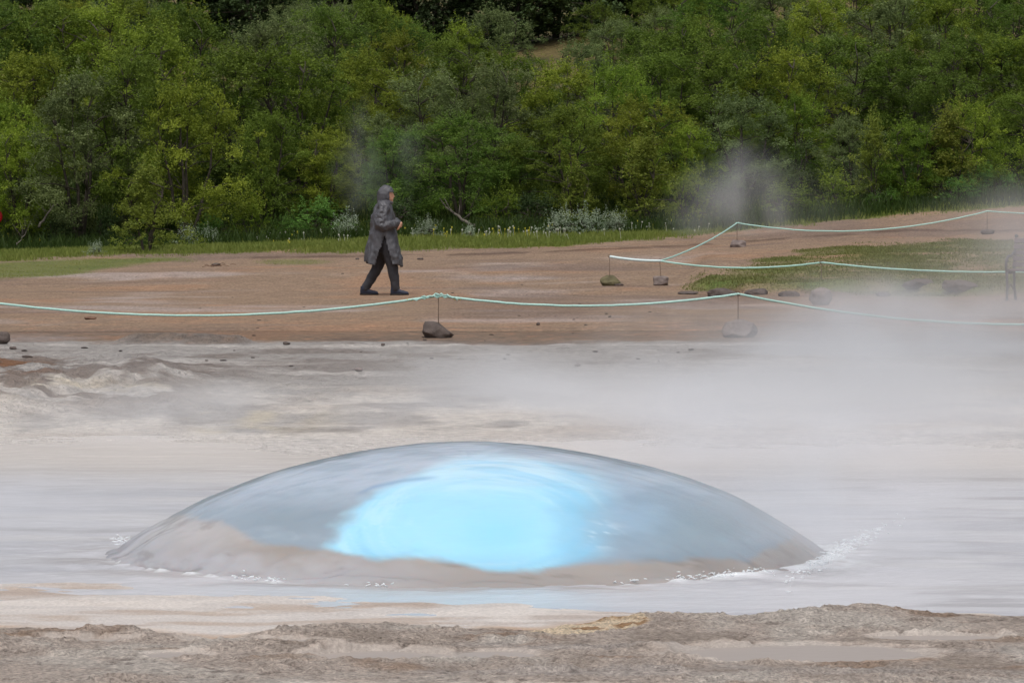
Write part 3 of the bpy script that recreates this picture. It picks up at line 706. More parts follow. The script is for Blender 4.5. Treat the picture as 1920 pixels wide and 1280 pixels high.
# ------------------------------------------------------------ bench at the right edge
def box(bm, c, s, rot=None):
    m = Matrix.Translation(c)
    if rot is not None: m = m @ rot
    g = bmesh.ops.create_cube(bm, size=1, matrix=m @ Matrix.Diagonal((*s, 1)))
    bmesh.ops.bevel(bm, geom=list({e for v in g['verts'] for e in v.link_edges}), offset=min(s) * 0.15, segments=1, affect='EDGES', profile=0.5)
def bench():
    M_FR = flat_mat("cast_iron", lin(70, 66, 74), 0.6, 0.2, 20, metal=0.0)
    M_SL = flat_mat("bench_slat", lin(96, 82, 84), 0.7, 0.25, 14)
    d = 63.0; x0 = (1888 - 960) / F * d
    o = empty("bench", (x0, d, tz(x0 + 0.5, d)), math.radians(-22)); L = 1.7
    tag(o, "slatted park bench with curved iron arms, cut by the right edge in the steam", "bench")
    for k, bx in enumerate((0.0, L)):
        bm = bmesh.new(); tube(bm, [(bx, 0.0, 0), (bx, 0.02, 0.22), (bx, -0.01, 0.45)], [0.022, 0.018, 0.024]); tube(bm, [(bx, 0.0, 0.0), (bx, -0.07, 0.012)], 0.016); bmobj("leg", bm, M_FR, o)
        bm = bmesh.new(); tube(bm, [(bx, 0.50, 0), (bx, 0.42, 0.2), (bx, 0.40, 0.43), (bx, 0.46, 0.70), (bx, 0.52, 0.93)], [0.022, 0.018, 0.022, 0.02, 0.016]); bmesh.ops.create_icosphere(bm, subdivisions=2, radius=0.03, matrix=Matrix.Translation((bx, 0.525, 0.95))); bmobj("leg", bm, M_FR, o)
        bm = bmesh.new(); tube(bm, [(bx, -0.01, 0.43), (bx, -0.05, 0.52), (bx, -0.03, 0.60), (bx, 0.06, 0.655), (bx, 0.22, 0.66), (bx, 0.38, 0.70), (bx, 0.47, 0.74)], 0.02)
        P = [(bx, 0.02 + 0.045 * math.cos(a), 0.575 + 0.045 * math.sin(a)) for a in np.linspace(0, 4.8, 12)]; tube(bm, P, 0.011); bmobj("armrest", bm, M_FR, o)
        bm = bmesh.new(); tube(bm, [(bx, -0.02, 0.43), (bx, 0.2, 0.41), (bx, 0.42, 0.43)], 0.02); tube(bm, [(bx, 0.0, 0.14), (bx, 0.2, 0.24), (bx, 0.44, 0.14)], 0.011); bmobj("seat_rail", bm, M_FR, o)
    bm = bmesh.new()
    for i in range(6): box(bm, (L / 2, 0.02 + i * 0.072, 0.455 - 0.01 * math.sin(i * 0.6)), (L + 0.04, 0.056, 0.026))
    bmobj("seat", bm, M_SL, o, smooth=False)
    bm = bmesh.new()
    for i in range(5): box(bm, (L / 2, 0.395 + 0.024 * i, 0.53 + i * 0.088), (L + 0.04, 0.024, 0.07), Matrix.Rotation(math.radians(-14), 4, 'X'))
    bmobj("backrest", bm, M_SL, o, smooth=False)
bench()
# red marker at the left edge
def marker():
    p = ground_pt(3, 462); 
    o = empty("trail_marker", ((-7 - 960) / F * p.y, p.y, tz((-7 - 960) / F * p.y, p.y))); tag(o, "rounded bright red marker just entering at the left edge before the trees", "marker")
    zc = unproj(0, 406, p.y).z - o.location.z
    bm = bmesh.new(); tube(bm, [(0, 0, -0.05), (0, 0, zc + 0.1)], 0.03, 10); bmobj("marker_post", bm, flat_mat("post_wood", lin(110, 84, 66), 0.8), o)
    bm = bmesh.new(); bmesh.ops.create_icosphere(bm, subdivisions=4, radius=1, matrix=Matrix.Translation((0, -0.03, zc)) @ Matrix.Diagonal((0.155, 0.06, 0.17, 1))); bmobj("marker_head", bm, flat_mat("red_paint", lin(206, 30, 46), 0.45, 0.08), o)
marker()

# ------------------------------------------------------------ the walker
def ring_loft(bm, secs, seg=20, capa=True, capb=True):
    """secs: (centre, rx, ry, axis_x, axis_y) cross-sections"""
    R = []
    for s in secs:
        c, rx, ry = Vector(s[0]), s[1], s[2]; ax = Vector(s[3]) if len(s) > 3 else Vector((1, 0, 0)); ay = Vector(s[4]) if len(s) > 4 else Vector((0, 1, 0))
        R.append([bm.verts.new(c + ax * rx * math.cos(2 * PI * k / seg) + ay * ry * math.sin(2 * PI * k / seg)) for k in range(seg)])
    for i in range(len(R) - 1):
        for k in range(seg): bm.faces.new((R[i][k], R[i][(k + 1) % seg], R[i + 1][(k + 1) % seg], R[i + 1][k]))
    if capa: bm.faces.new(R[0][::-1])
    if capb: bm.faces.new(R[-1])
    return R
def limb(bm, pts, rads, seg=14):
    P = []; Rr = []
    n = len(pts)
    for i in range(n - 1):
        for k in range(4):
            t = k / 4; P.append(Vector(pts[i]).lerp(Vector(pts[i + 1]), t)); Rr.append(rads[i] * (1 - t) + rads[i + 1] * t)
    P.append(Vector(pts[-1])); Rr.append(rads[-1])
    for _ in range(2):
        Q = [P[0]] + [(P[i - 1] + P[i] * 2 + P[i + 1]) / 4 for i in range(1, len(P) - 1)] + [P[-1]]; P = Q
    tube(bm, P, Rr, seg)
    for e, r in ((P[0], Rr[0]), (P[-1], Rr[-1])): bmesh.ops.create_uvsphere(bm, u_segments=12, v_segments=8, radius=r * 0.99, matrix=Matrix.Translation(e))
def ell(bm, c, s, rot=0, sub=3):
    bmesh.ops.create_icosphere(bm, subdivisions=sub, radius=1, matrix=Matrix.Translation(c) @ Matrix.Rotation(rot, 4, 'Y') @ Matrix.Diagonal((*s, 1)))
def remesh(o, vox, sm=2):
    m = o.modifiers.new("voxel", 'REMESH'); m.mode = 'VOXEL'; m.voxel_size = vox; m.use_smooth_shade = True
    s = o.modifiers.new("smooth", 'SMOOTH'); s.factor = 0.5; s.iterations = sm
def cloth_noise(bm, amp, seed, sx=5, sz=3):
    co = np.array([v.co[:] for v in bm.verts]); bm.normal_update()
    n = fbm(co[:, 0] * sx, co[:, 1] * sx, co[:, 2] * sz, seed=seed, octv=3); n2 = np.abs(fbm(co[:, 0] * sx * 2.2, co[:, 1] * sx * 2.2, co[:, 2] * sz * 1.5, seed=seed + 5, octv=2))
    for v, a, b_ in zip(bm.verts, n, n2): v.co += v.normal * amp * (a + 0.9 - 1.6 * b_)
def walker():
    d = 66.0; px = 721.5
    x0 = (px - 960) / F * d; gz = tz(x0, d)
    M_SKIN = flat_mat("skin", lin(214, 164, 138), 0.5, 0.06, 30)
    M_COAT = flat_mat("wet_rain_coat", lin(76, 76, 82), 0.55, 0.3, 9, [(10, 0.03, 1.0, (1, 1, 0.6)), (45, 0.006, 0.5, (1, 1, 1))], spec=0.6)
    M_TRS = flat_mat("dark_trousers", lin(58, 58, 64), 0.75, 0.15, 12, [(20, 0.012, 0.6, (1, 1, 0.5))])
    M_BOOT = flat_mat("navy_shoes", lin(44, 50, 68), 0.5, 0.15, 14)
    M_SOLE = flat_mat("shoe_sole", lin(40, 38, 40), 0.8)
    # --- body (one continuous surface): +X is the walking direction, the camera stands at -Y
    bm = bmesh.new()
    ell(bm, (0.045, 0, 1.545), (0.088, 0.074, 0.112)); ell(bm, (0.072, 0, 1.50), (0.062, 0.056, 0.066))        # skull, jaw
    ell(bm, (0.135, 0, 1.523), (0.020, 0.012, 0.018)); ell(bm, (0.128, 0, 1.543), (0.012, 0.009, 0.028), 0.4)      # nose
    ell(bm, (0.124, 0, 1.488), (0.010, 0.024, 0.007)); ell(bm, (0.122, 0, 1.474), (0.010, 0.020, 0.007)); ell(bm, (0.112, 0, 1.448), (0.018, 0.02, 0.018))  # lips, chin
    for s in (-1, 1):
        ell(bm, (0.116, s * 0.03, 1.558), (0.012, 0.022, 0.007)); ell(bm, (0.112, s * 0.028, 1.543), (0.010, 0.013, 0.010)); ell(bm, (0.035, s * 0.076, 1.53), (0.02, 0.01, 0.032))
    limb(bm, [(0.02, 0, 1.36), (0.035, 0, 1.48)], [0.062, 0.056])
    ring_loft(bm, [((0.0, 0, 0.80), 0.11, 0.15), ((-0.01, 0, 0.92), 0.12, 0.165), ((0.0, 0, 1.05), 0.10, 0.14), ((0.0, 0, 1.2), 0.115, 0.16), ((0.0, 0, 1.32), 0.105, 0.175), ((0.01, 0, 1.40), 0.07, 0.10)])
    ARM = {}
    for s, el, wr in ((-1, (-0.05, -0.235, 1.075), (0.155, -0.20, 1.105)), (1, (-0.02, 0.235, 1.08), (0.17, 0.13, 1.12))):
        sh = (-0.005, s * 0.185, 1.345); limb(bm, [sh, el], [0.052, 0.042]); limb(bm, [el, wr], [0.041, 0.029]); ARM[s] = (sh, el, wr)
        w = Vector(wr); f = Vector((0.85, 0, -0.5)).normalized() if s < 0 else Vector((0.9, -0.35, -0.2)).normalized()
        side = f.cross(Vector((0, 1, 0))).normalized(); up = side * (1 if side.z > 0 else -1); lat = f.cross(up).normalized()
        pc = w + f * 0.045
        limb(bm, [w, w + f * 0.075], [0.027, 0.033]); ell(bm, pc + f * 0.025, (0.036, 0.036, 0.030))
        for i, (off, ln) in enumerate(((-0.028, 0.062), (-0.009, 0.072), (0.010, 0.067), (0.028, 0.052))):
            a = w + f * 0.078 + lat * off; b1 = a + (f * 0.6 - up * 0.8).normalized() * ln * 0.45; b2 = b1 + (-up * 0.95 - f * 0.1 * (i + 1)).normalized() * ln * 0.33; b3 = b2 + (-up * 0.7 - f * 0.7).normalized() * ln * 0.28
            limb(bm, [a, b1, b2, b3], [0.0095, 0.009, 0.008, 0.0065], 8)
        a = w + f * 0.03 + up * 0.02 - lat * s * 0.018; limb(bm, [a, a + f * 0.03 + up * 0.012, a + f * 0.058 - up * 0.004], [0.012, 0.010, 0.008], 8)
    hipB, kneeB, ankB = (-0.03, 0.085, 0.86), (-0.10, 0.09, 0.46), (-0.30, 0.085, 0.10)
    hipF, kneeF, ankF = (0.02, -0.085, 0.86), (0.115, -0.09, 0.46), (0.175, -0.085, 0.095)
    for h, k, a in ((hipB, kneeB, ankB), (hipF, kneeF, ankF)):
        limb(bm, [h, k], [0.085, 0.054]); limb(bm, [k, a], [0.052, 0.036]); limb(bm, [a, Vector(a) + Vector((0.12, 0, -0.05))], [0.035, 0.028])
    body = bmobj("person", bm, M_SKIN); remesh(body, 0.0065, 2)
    body.location = (x0, d, gz)
    tag(body, "walker in a hooded dark grey rain coat striding across the gravel", "person")
    # --- trousers
    bm = bmesh.new()
    ring_loft(bm, [((-0.02, 0, 0.66), 0.11, 0.15), ((-0.005, 0, 0.80), 0.14, 0.185), ((-0.01, 0, 0.93), 0.135, 0.18), ((0, 0, 1.0), 0.12, 0.16)])
    for h, k, a, s in ((hipB, kneeB, ankB, 0), (hipF, kneeF, ankF, 1)):
        h = Vector(h); k = Vector(k); a = Vector(a)
        limb(bm, [h, h.lerp(k, 0.5) + Vector((0.0, 0, 0)), k, k.lerp(a, 0.5), a + Vector((-0.005, 0, 0.01))], [0.125, 0.115, 0.088, 0.076, 0.066], 18)
    tr = bmobj("trousers", bm, M_TRS, body); remesh(tr, 0.01, 2)
    dsp = bpy.data.textures.new("creases", 'CLOUDS'); dsp.noise_scale = 0.09
    dm = tr.modifiers.new("creases", 'DISPLACE'); dm.texture = dsp; dm.strength = 0.022; dm.mid_level = 0.5; dm.texture_coords = 'LOCAL'
    # --- shoes
    for a, toe in ((ankB, -0.06), (ankF, 0.03)):
        bm = bmesh.new(); A = Vector((a[0], a[1], 0)); f = Vector((1, 0, 0)); y = Vector((0, 1, 0)); z = Vector((0, 0, 1))
        S = []
        for t, zc, rz_, ry in ((-0.085, 0.055, 0.035, 0.025), (-0.075, 0.06, 0.055, 0.036), (-0.03, 0.068, 0.065, 0.042), (0.03, 0.062, 0.058, 0.043), (0.09, 0.045, 0.042, 0.048), (0.14, 0.036, 0.033, 0.047), (0.18, 0.030, 0.026, 0.036), (0.195, 0.028, 0.016, 0.02)):
            S.append((A + f * t + z * zc, rz_, ry, z, y))
        ring_loft(bm, S, 20)
        tube(bm, [A + Vector((-0.025, 0, 0.08)), A + Vector((-0.028, 0, 0.14))], 0.055, 16)
        sh = bmobj("shoe", bm, M_BOOT, body); remesh(sh, 0.006, 2)
        bm = bmesh.new(); ring_loft(bm, [(A + Vector((0.055, 0, 0.002)), 0.145, 0.046), (A + Vector((0.055, 0, 0.026)), 0.148, 0.049)], 24); bmobj("sole", bm, M_SOLE, sh)
    # --- rain coat: side view silhouette, slit at the sides
    prof = [  # z, back x, front x, half width
        (0.475, -0.285, 0.255, 0.30), (0.52, -0.282, 0.253, 0.295), (0.62, -0.270, 0.240, 0.285), (0.74, -0.255, 0.215, 0.27), (0.86, -0.240, 0.185, 0.255),
        (0.98, -0.222, 0.160, 0.24), (1.10, -0.208, 0.140, 0.23), (1.22, -0.190, 0.128, 0.225), (1.31, -0.158, 0.112, 0.215), (1.37, -0.130, 0.098, 0.17), (1.42, -0.098, 0.088, 0.11), (1.46, -0.075, 0.085, 0.085)]
    zs = np.linspace(0.475, 1.46, 64); seg = 96
    P = np.array(prof); bm = bmesh.new(); R = []
    for z in zs:
        xb, xf, hw = (float(np.interp(z, P[:, 0], P[:, i])) for i in (1, 2, 3))
        cx = (xb + xf) / 2; rx = (xf - xb) / 2; row = []
        low = float(sst(1.15, 0.5, z))
        for k in range(seg):
            a = 2 * PI * k / seg; ca, sa = math.cos(a), math.sin(a)
            fold = 1 + low * 0.055 * math.sin(a * 9 + 2.2 * z * 3 + 1.5 * math.sin(z * 6)) + low * 0.03 * math.sin(a * 17 + 5 * z)
            ex = 0.85
            row.append(bm.verts.new((cx + rx * fold * math.copysign(abs(ca) ** ex, ca), hw * fold * math.copysign(abs(sa) ** ex, sa), z - 0.025 * ca * low - (0.02 * math.sin(a * 3 + 1)) * float(sst(0.6, 0.475, z)))))
        R.append(row)
    for i in range(len(R) - 1):
        for k in range(seg):
            zc = zs[i]; x_ = R[i][k].co.x; top = 0.90
            if zc < top:
                t = (top - zc) / (top - 0.475)
                if -0.14 * t - 0.01 < x_ - 0.0 < 0.115 * t + 0.0 and abs(R[i][k].co.y) > 0.02: continue
            bm.faces.new((R[i][k], R[i][(k + 1) % seg], R[i + 1][(k + 1) % seg], R[i + 1][k]))
    bmesh.ops.delete(bm, geom=[v for v in bm.verts if not v.link_faces], context='VERTS')
    cloth_noise(bm, 0.028, 201, 5, 4)
    coat = bmobj("rain_coat", bm, M_COAT, body); so = coat.modifiers.new("thick", 'SOLIDIFY'); so.thickness = 0.008
    for s in (-1, 1):
        sh, el, wr = (Vector(q) for q in ARM[s]); bm = bmesh.new()
        limb(bm, [sh + Vector((-0.01, -s * 0.02, 0.01)), sh.lerp(el, 0.5), el + Vector((-0.012, 0, -0.01)), el.lerp(wr, 0.55) + Vector((0, 0, -0.012)), wr + (wr - el).normalized() * 0.012], [0.09, 0.092, 0.090, 0.074, 0.056], 20)
        bmesh.ops.subdivide_edges(bm, edges=bm.edges[:], cuts=1); cloth_noise(bm, 0.026, 210 + s, 9, 9)
        sl = bmobj("sleeve", bm, M_COAT, body); remesh(sl, 0.008, 1)
        bm = bmesh.new(); w2 = wr + (wr - el).normalized() * 0.018; tube(bm, [w2 - (wr - el).normalized() * 0.02, w2], [0.055, 0.050], 18, caps=False); cf = bmobj("cuff", bm, M_COAT, sl)
        cf.modifiers.new("thick", 'SOLIDIFY').thickness = 0.006
    # cape flap over the upper arm
    bm = bmesh.new(); sh = Vector(ARM[-1][0]); R = []
    for i in range(14):
        t = i / 13; z = 1.37 - 0.20 * t; row = []
        for k in range(24):
            a = -0.15 * PI + 1.3 * PI * k / 23
            r = 0.085 + 0.045 * t + 0.006 * math.sin(a * 7)
            row.append(bm.verts.new((-0.02 - r * math.cos(a) * 1.15, -0.16 - r * math.sin(a) * (0.45 + 0.4 * t), z - 0.02 * math.sin(a))))
        R.append(row)
    for i in range(13):
        for k in range(23): bm.faces.new((R[i][k], R[i + 1][k], R[i + 1][k + 1], R[i][k + 1]))
    fl = bmobj("shoulder_flap", bm, M_COAT, coat); fl.modifiers.new("thick", 'SOLIDIFY').thickness = 0.006
    # --- hood with its peak and open face
    bm = bmesh.new(); bmesh.ops.create_uvsphere(bm, u_segments=48, v_segments=32, radius=1)
    for v in bm.verts:
        x, y, z = v.co; bk = max(0, -x)
        v.co = (0.018 + x * (0.117 + 0.012 * bk), y * 0.102 * (1 - 0.1 * max(0, z)), 1.552 + z * (0.132 if z > 0 else 0.155) + (0.02 * max(0, x) if z > 0.2 else 0))
    for v in bm.verts:
        x, y, z = v.co                                     # pointed crown at the back, nape sloping down onto the shoulders
        t = max(0, (z - 1.60) / 0.09); v.co.z += 0.022 * t * max(0, 1 - abs(x + 0.005) / 0.09)
        if z < 1.54 and x < 0.03: q = (1.54 - z) / 0.14; v.co.x -= 0.035 * q; v.co.z -= 0.05 * q; v.co.y *= 1 + 0.2 * q
    kill = [v for v in bm.verts if v.co.x > 0.018 + 0.117 * 0.56 and v.co.z < 1.598 and v.co.z > 1.455 - 0.0]
    bmesh.ops.delete(bm, geom=kill, context='VERTS')
    cloth_noise(bm, 0.011, 220, 9, 9)
    hood = bmobj("hood", bm, M_COAT, body); hood.modifiers.new("thick", 'SOLIDIFY').thickness = 0.007
    bm = bmesh.new(); R = []
    for i in range(7):
        t = i / 6; row = []
        for k in range(21):
            a = -0.5 * PI + PI * k / 20; row.append(bm.verts.new((0.085 + (0.02 + 0.045 * t) * math.cos(a), 0.084 * math.sin(a), 1.604 - 0.016 * t + 0.01 * math.cos(a))))
        R.append(row)
    for i in range(6):
        for k in range(20): bm.faces.new((R[i][k], R[i][k + 1], R[i + 1][k + 1], R[i + 1][k]))
    pk = bmobj("hood_peak", bm, M_COAT, hood); pk.modifiers.new("thick", 'SOLIDIFY').thickness = 0.007
    bm = bmesh.new(); tube(bm, [(0.03 + 0.08 * math.cos(a), 0.085 * math.sin(a), 1.44 - 0.012 * math.cos(a)) for a in np.linspace(0, 2 * PI, 25)], 0.024, 10); bmobj("collar", bm, M_COAT, body)
walker()

# ------------------------------------------------------------ vegetation
def leaf_mat(name, c1, c2, trans=0.35, hue=0.03, val=0.35):
    m = bpy.data.materials.new(name); m.use_nodes = True; nt = m.node_tree; nt.nodes.clear(); N = lambda t, **k: node(nt, t, **k)
    out = N("ShaderNodeOutputMaterial"); at = N("ShaderNodeAttribute"); at.attribute_name = "col"
    sep = N("ShaderNodeSeparateColor"); nt.links.new(at.outputs['Color'], sep.inputs[0])
    mx = N("ShaderNodeMix", data_type='RGBA'); mx.inputs[6].default_value = (*c1, 1); mx.inputs[7].default_value = (*c2, 1)
    nt.links.new(sep.outputs[0], mx.inputs[0])
    oi = N("ShaderNodeObjectInfo")
    hsv = N("ShaderNodeHueSaturation")
    mh = N("ShaderNodeMapRange"); mh.inputs[3].default_value = 0.5 - hue; mh.inputs[4].default_value = 0.5 + hue; nt.links.new(oi.outputs['Random'], mh.inputs[0]); nt.links.new(mh.outputs[0], hsv.inputs['Hue'])
    m2 = N("ShaderNodeMath", operation='MULTIPLY'); m2.inputs[1].default_value = 7.31; nt.links.new(oi.outputs['Random'], m2.inputs[0])
    m3 = N("ShaderNodeMath", operation='FRACT'); nt.links.new(m2.outputs[0], m3.inputs[0])
    mv = N("ShaderNodeMapRange"); mv.inputs[3].default_value = 1 - val; mv.inputs[4].default_value = 1 + val; nt.links.new(m3.outputs[0], mv.inputs[0])
    mm = N("ShaderNodeMath", operation='MULTIPLY'); nt.links.new(mv.outputs[0], mm.inputs[0])
    m4 = N("ShaderNodeMapRange"); m4.inputs[3].default_value = 0.8; m4.inputs[4].default_value = 1.25; nt.links.new(sep.outputs[1], m4.inputs[0]); nt.links.new(m4.outputs[0], mm.inputs[1])
    nt.links.new(mm.outputs[0], hsv.inputs['Value']); nt.links.new(mx.outputs[2], hsv.inputs['Color'])
    df = N("ShaderNodeBsdfPrincipled"); df.inputs['Roughness'].default_value = 0.6; df.inputs['Specular IOR Level'].default_value = 0.25
    tr = N("ShaderNodeBsdfTranslucent"); ms = N("ShaderNodeMixShader"); ms.inputs[0].default_value = trans
    nt.links.new(hsv.outputs[0], df.inputs['Base Color']); nt.links.new(hsv.outputs[0], tr.inputs['Color'])
    nt.links.new(df.outputs[0], ms.inputs[1]); nt.links.new(tr.outputs[0], ms.inputs[2]); nt.links.new(ms.outputs[0], out.inputs['Surface'])
    return m
M_LEAF = leaf_mat("birch_leaves", (0.098, 0.162, 0.016), (0.265, 0.335, 0.042), 0.45, 0.02, 0.28)
M_LEAFQ = leaf_mat("fresh_birch_leaves", (0.075, 0.15, 0.022), (0.17, 0.26, 0.045), 0.45, 0.01, 0.15)
M_LEAFW = leaf_mat("willow_leaves", (0.10, 0.145, 0.05), (0.21, 0.27, 0.10), 0.4, 0.01, 0.15)
M_LEAFO = leaf_mat("olive_leaves", (0.07, 0.12, 0.014), (0.16, 0.225, 0.032), 0.4, 0.01, 0.15)
M_LEAFY = leaf_mat("young_birch_leaves", (0.11, 0.16, 0.022), (0.27, 0.31, 0.055), 0.45, 0.01, 0.12)
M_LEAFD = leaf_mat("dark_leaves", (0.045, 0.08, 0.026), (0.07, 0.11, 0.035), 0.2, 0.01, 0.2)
M_LEAFG = leaf_mat("fresh_leaves", (0.08, 0.18, 0.03), (0.16, 0.30, 0.06), 0.4, 0.01, 0.15)
M_LEAFS = leaf_mat("silver_leaves", (0.20, 0.27, 0.16), (0.40, 0.46, 0.36), 0.25, 0.01, 0.1)
M_BARK = flat_mat("grey_bark", lin(66, 60, 52), 0.9, 0.35, 6, [(12, 0.02, 0.8, (1, 1, 0.3))])
def leaves_from(cen, rad, counts, rs, size, up=0.0, shoots=None, thick=1.0):
    P = []; Cc = []
    for c, r, n, cb in zip(cen, rad, counts, rs.uniform(0, 1, len(cen))):
        # foliage sits on short twigs inside the clump
        nt_ = max(4, n // 14); td = rs.normal(size=(nt_, 3)); td[:, 2] = td[:, 2] * 0.8 + 0.35; td /= np.linalg.norm(td, axis=1, keepdims=True)
        k = rs.randint(0, nt_, n); t = rs.uniform(0.15, 1.15, n) ** 0.8
        p = c + td[k] * (t * r)[:, None] * np.array([1.1, 1.1, 0.9]) + rs.normal(size=(n, 3)) * r * 0.10
        P.append(p); Cc.append(np.stack([np.clip(cb * 0.75 + rs.uniform(0, 0.3, n), 0, 1), np.clip(0.5 * cb + rs.uniform(0, 0.5, n), 0, 1), 0 * t], 1))
    if shoots is not None:
        for c, h in shoots:
            n = int(60 * h); t = rs.uniform(0, 1, n); w = 0.07 * (1.1 - t)
            p = c + np.stack([rs.normal(size=n) * w + t * h * rs.normal() * 0.15, rs.normal(size=n) * w, t * h], 1); P.append(p)
            Cc.append(np.stack([rs.uniform(0.4, 1, n), rs.uniform(0.3, 1, n), 0 * t], 1))
    P = np.concatenate(P); Cc = np.concatenate(Cc); n = len(P)
    nrm = rs.normal(size=(n, 3)); nrm[:, 2] = np.abs(nrm[:, 2]) + up; nrm /= np.linalg.norm(nrm, axis=1, keepdims=True)
    a = np.cross(nrm, rs.normal(size=(n, 3))); a /= np.linalg.norm(a, axis=1, keepdims=True) + 1e-9; b_ = np.cross(nrm, a)
    s = size * rs.uniform(0.6, 1.35, n)[:, None]
    V = np.stack([P - a * s, P + b_ * s * 0.55 + nrm * s * 0.12, P + a * s, P - b_ * s * 0.55 + nrm * s * 0.12], 1).reshape(-1, 3)
    Fq = np.arange(n * 4).reshape(n, 4)
    return V, Fq, np.repeat(Cc, 4, 0)
def make_tree(seed, H, Wd, low=0.15, nclump=75, per=190, leaf=0.038, conic=False, stems=4):
    rs = np.random.RandomState(seed); rr = random.Random(seed)
    cen = []; rad = []
    while len(cen) < nclump:
        t = rs.uniform(0, 1) ** 0.8; z = H * (low + (0.93 - low) * t)
        prof = (1 - t) ** 0.75 + 0.08 if conic else math.sin(PI * min(1, 0.22 + 0.74 * t)) ** 0.75
        a = rs.uniform(0, 2 * PI); lob = 1 + 0.28 * math.sin(3 * a + seed) + 0.18 * math.sin(5 * a + z * 3)
        r = Wd / 2 * prof * lob * rs.uniform(0.15, 1) ** 0.45
        c = np.array([r * math.cos(a), r * math.sin(a), z + rs.normal() * 0.08 * H * 0.5])
        if c[2] < 0.1: continue
        cen.append(c); rad.append(rs.uniform(0.20, 0.42) * (H / 4) ** 0.5 * (1 - 0.35 * t))
    cen = np.array(cen); rad = np.array(rad)
    tops = cen[np.argsort(-cen[:, 2])[: nclump // 3]]
    sh = [(c + rs.normal(size=3) * 0.12, rs.uniform(0.25, 0.6)) for c in tops for _ in range(2)]
    cnt = (per * (rad / 0.3) ** 2).astype(int)
    V, Fq, Cc = leaves_from(cen, rad, cnt, rs, leaf, 0.2, sh)
    crown = np_mesh("crown", V, Fq, Cc)
    bm = bmesh.new(); sp = []
    for k in range(stems):
        a = 2 * PI * k / stems + rs.uniform(-0.5, 0.5); lean = rs.uniform(0.1, 0.32) * Wd; P = []
        for i in range(8):
            t = i / 7; P.append(Vector((math.cos(a) * lean * t ** 0.8 + 0.05 * rr.gauss(0, 1) * t * 1.2, math.sin(a) * lean * t ** 0.8 + 0.05 * rr.gauss(0, 1) * t, -0.15 + (H * 0.85) * t)))
        tube(bm, P, [0.058 * (H / 4) * (1 - 0.85 * i / 7) for i in range(8)], 7); sp += P[2:]
    for c in cen[:: 1 if nclump < 40 else 2]:
        c = Vector(c); best = min(sp, key=lambda p: (p - c).length + (3 if p.z > c.z - 0.1 else 0)); mid = best.lerp(c, 0.5) + Vector((rr.gauss(0, .06), rr.gauss(0, .06), 0.08))
        tube(bm, [best, mid, c], [0.018, 0.012, 0.005], 5, caps=False)
    me = bpy.data.meshes.new("trunk"); bm.to_mesh(me); bm.free(); me.materials.append(M_BARK)
    return crown, me
PROTO = {
    'birch': [make_tree(s, 4.0, w, 0.12, 125, 340, 0.028) for s, w in ((1, 3.4), (2, 3.0), (3, 3.7), (4, 3.2), (5, 2.8), (6, 3.5))],
    'cone': [make_tree(s, 2.6, 1.7, 0.05, 80, 230, 0.028, True, 3) for s in (11, 12)],
    'bush': [make_tree(s, 1.5, 1.5, 0.05, 60, 240, 0.026, False, 5) for s in (21, 22)],
    'dark': [make_tree(s, 4.5, 3.6, 0.02, 130, 200, 0.05, False, 2) for s in (31, 32)],
    'silver': [make_tree(s, 0.75, 1.2, 0.03, 60, 320, 0.020, False, 5) for s in (41, 42)],
}
LM = {'birch': M_LEAF, 'cone': M_LEAFY, 'bush': M_LEAFG, 'dark': M_LEAFD, 'silver': M_LEAFS}
for k, v in PROTO.items():
    for c, t in v: c.materials.append(LM[k])
HT = {'birch': 4.0, 'cone': 2.6, 'bush': 1.5, 'dark': 4.5, 'silver': 0.75}
_first = {}
def plant(kind, x, y, height, rnd, label, cat, name, group=None, wide=1.0, variant=None, mat=None):
    v = variant if variant is not None else rnd.randrange(len(PROTO[kind])); crown, trunk = PROTO[kind][v]
    if mat is not None:
        key = (kind, v, mat.name)
        if key not in _first:
            _first[key] = crown.copy(); _first[key].materials.clear(); _first[key].materials.append(mat)
        crown = _first[key]
    s = height / HT[kind]
    o = empty(name, (x, y, tz(x, y) - 0.03), rnd.uniform(0, 6.28)); o.scale = (s * wide * rnd.uniform(0.92, 1.1), s * wide, s)
    c = bpy.data.objects.new("crown", crown); link(c, o); t = bpy.data.objects.new("trunk", trunk); link(t, o)
    return tag(o, label, cat, group)
rnd = random.Random(77)
ORD = ["first", "second", "third", "fourth", "fifth", "sixth", "seventh", "eighth", "ninth", "tenth", "eleventh", "twelfth", "thirteenth", "fourteenth", "fifteenth", "sixteenth", "seventeenth", "eighteenth"]
# rows of birch scrub climbing the slope: (distance, row phrase, tops (px, py))
ROWS = [
    (98.5, "front row of the wood", [(20, 205), (150, 150), (235, 118), (360, 165), (500, 215), (610, 250), (740, 235), (860, 215), (960, 255), (1060, 215), (1190, 200), (1290, 225), (1400, 190), (1490, 180), (1600, 215), (1700, 225), (1800, 190), (1900, 170)]),
    (104.5, "second row up the slope", [(60, 95), (290, 60), (450, 85), (570, 90), (690, 110), (800, 130), (920, 120), (1040, 110), (1140, 120), (1260, 100), (1360, 90), (1470, 100), (1580, 80), (1690, 90), (1800, 70), (1900, 60)]),
    (111.5, "third row up the slope", [(-20, 10), (90, 20), (180, 25), (340, 30), (520, 45), (620, 30), (740, 60), (850, 75), (970, 95), (1080, 80), (1190, 50), (1310, 30), (1420, 20), (1540, 10), (1660, 0), (1780, -10), (1900, -10)]),
    (119.0, "fourth row near the crest", [(30, 20), (150, 5), (250, -5), (340, 10), (530, 35), (600, 15), (690, 0), (760, 40), (860, 40), (920, 20), (1150, 40), (1240, 5), (1340, -20), (1460, -30), (1580, -40), (1700, -50), (1820, -60), (1930, -60)]),
]
